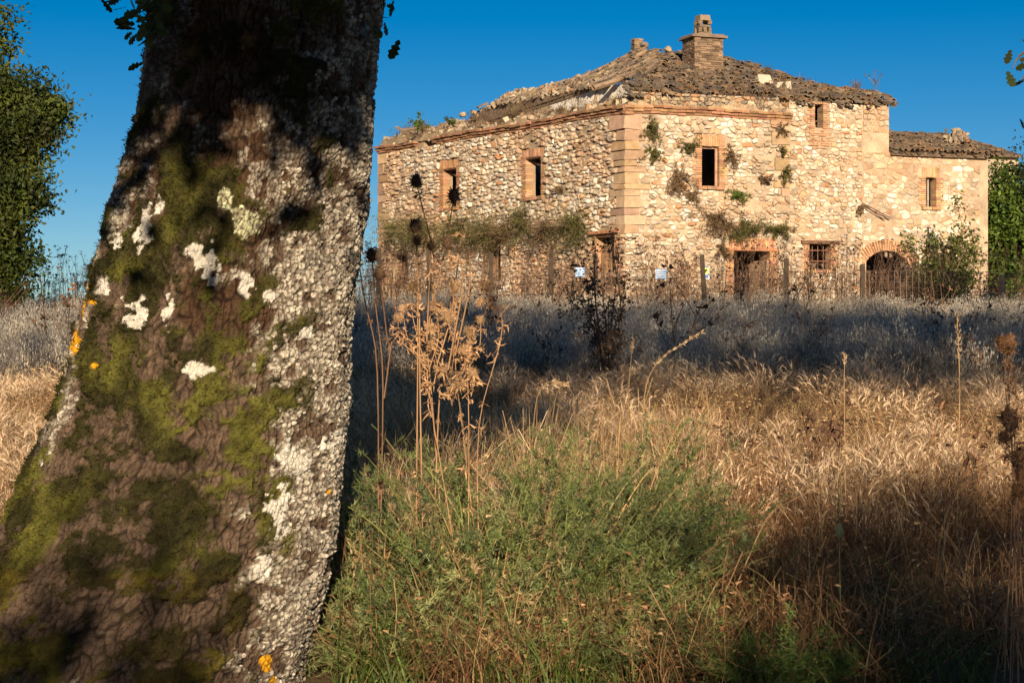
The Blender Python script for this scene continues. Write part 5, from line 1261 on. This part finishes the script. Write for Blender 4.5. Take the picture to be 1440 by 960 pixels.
dock('dock_plant', 'smaller dark dock clump near the fence left of the blue notice', 815, 40.0, [(806, 400), (818, 396), (828, 404), (800, 412)], (.05, .055, .03))
# single things in the near grass
b = at(1180, 960, 8.9); root = thing('poppy_pod', (b[0], 8.9, 0), 'pale green poppy seed pod on a bent stem in the dark grass', 'seed pod')
m = MB(); m.tube([(b[0] - .02, 8.9, 0), at(1182, 860, 8.9), at(1180, 760, 8.9), at(1179, 690, 8.9)], [.004, .0035, .0035, .002], 5, (.16, .19, .08)); m.build('stem', M_LEAF, root)
m = MB(); c = at(1180, 746, 8.9); V = []; k = 9
for t, w in ((-1.2, .15), (-.8, .7), (-.2, 1.0), (.4, .85), (.85, .5), (1.15, .2)):
    for j in range(k): V.append(c + np.array([math.cos(6.283 * j / k) * .019 * w * (1.07 if j % 2 else .95), math.sin(6.283 * j / k) * .019 * w, t * .031]))
m.add(V, quads=[(i * k + j, i * k + (j + 1) % k, (i + 1) * k + (j + 1) % k, (i + 1) * k + j) for i in range(5) for j in range(k)], col=(.36, .40, .18)); m.build('pod', M_LEAF, root, smooth=True)
def ear_stalk(label, pts, Y, earlen=.3):
    P = np.array([at(x, y, Y) for x, y in pts]); P[0][2] = float(gz(P[0][0], Y)); t = np.linspace(0, len(P) - 1, 24); i = np.clip(t.astype(int), 0, len(P) - 2); f = (t - i)[:, None]; P = P[i] * (1 - f) + P[i + 1] * f
    for _ in range(4): P[1:-1] = (P[:-2] + P[1:-1] * 2 + P[2:]) / 4
    root = thing('grass_stalk', P[0], label, 'grass stalk', 'single tall grass stalks'); m = MB(); m.tube(P, np.linspace(.003, .002, 24), 4, (.55, .38, .2)); m.build('stem', M_DRY, root)
    m = MB(); n = int(24 * earlen)
    for q in range(24 - n, 24):
        for k in range(9):
            d = unit(unit(P[min(23, q + 1)] - P[q - 1]) + rng.normal(size=3) * .45); s_ = unit(np.cross(d, rng.normal(size=3))) * .0035; p = P[q] + rng.normal(size=3) * .004; m.add([p, p + d * .013 - s_, p + d * .032, p + d * .013 + s_], quads=[(0, 1, 2, 3)], col=np.array((.62, .44, .27)) * random.uniform(.7, 1.2))
    m.build('ear', M_DRY, root)
ear_stalk('long bristly grass ear leaning right before the grey field', [(900, 640), (905, 545), (925, 505), (985, 467)], 12.5, .45)
ear_stalk('bent grass stalk arching above the spiny shrub', [(735, 640), (752, 560), (770, 535), (795, 540)], 11.0, .3)
ear_stalk('thin upright grass stalk beside the leaning ear', [(885, 600), (884, 540), (890, 480)], 13, .2)
ear_stalk('pale oat stalk standing alone before the right field', [(1345, 640), (1350, 540), (1346, 445)], 12, .35)
ear_stalk('tall straw with thin ear near the right thistle', [(1190, 620), (1187, 540), (1188, 500)], 13, .2)
ear_stalk('slanting straw crossing the barley at the right', [(1290, 700), (1240, 620), (1200, 560)], 11, .15)
ear_stalk('thick dry stalk rising through the spiny shrub', [(632, 960), (648, 880), (668, 800)], 8.9, .1)
ear_stalk('slanting straw in front of the dark grass corner', [(1000, 800), (1080, 720), (1140, 690)], 9.6, .12)
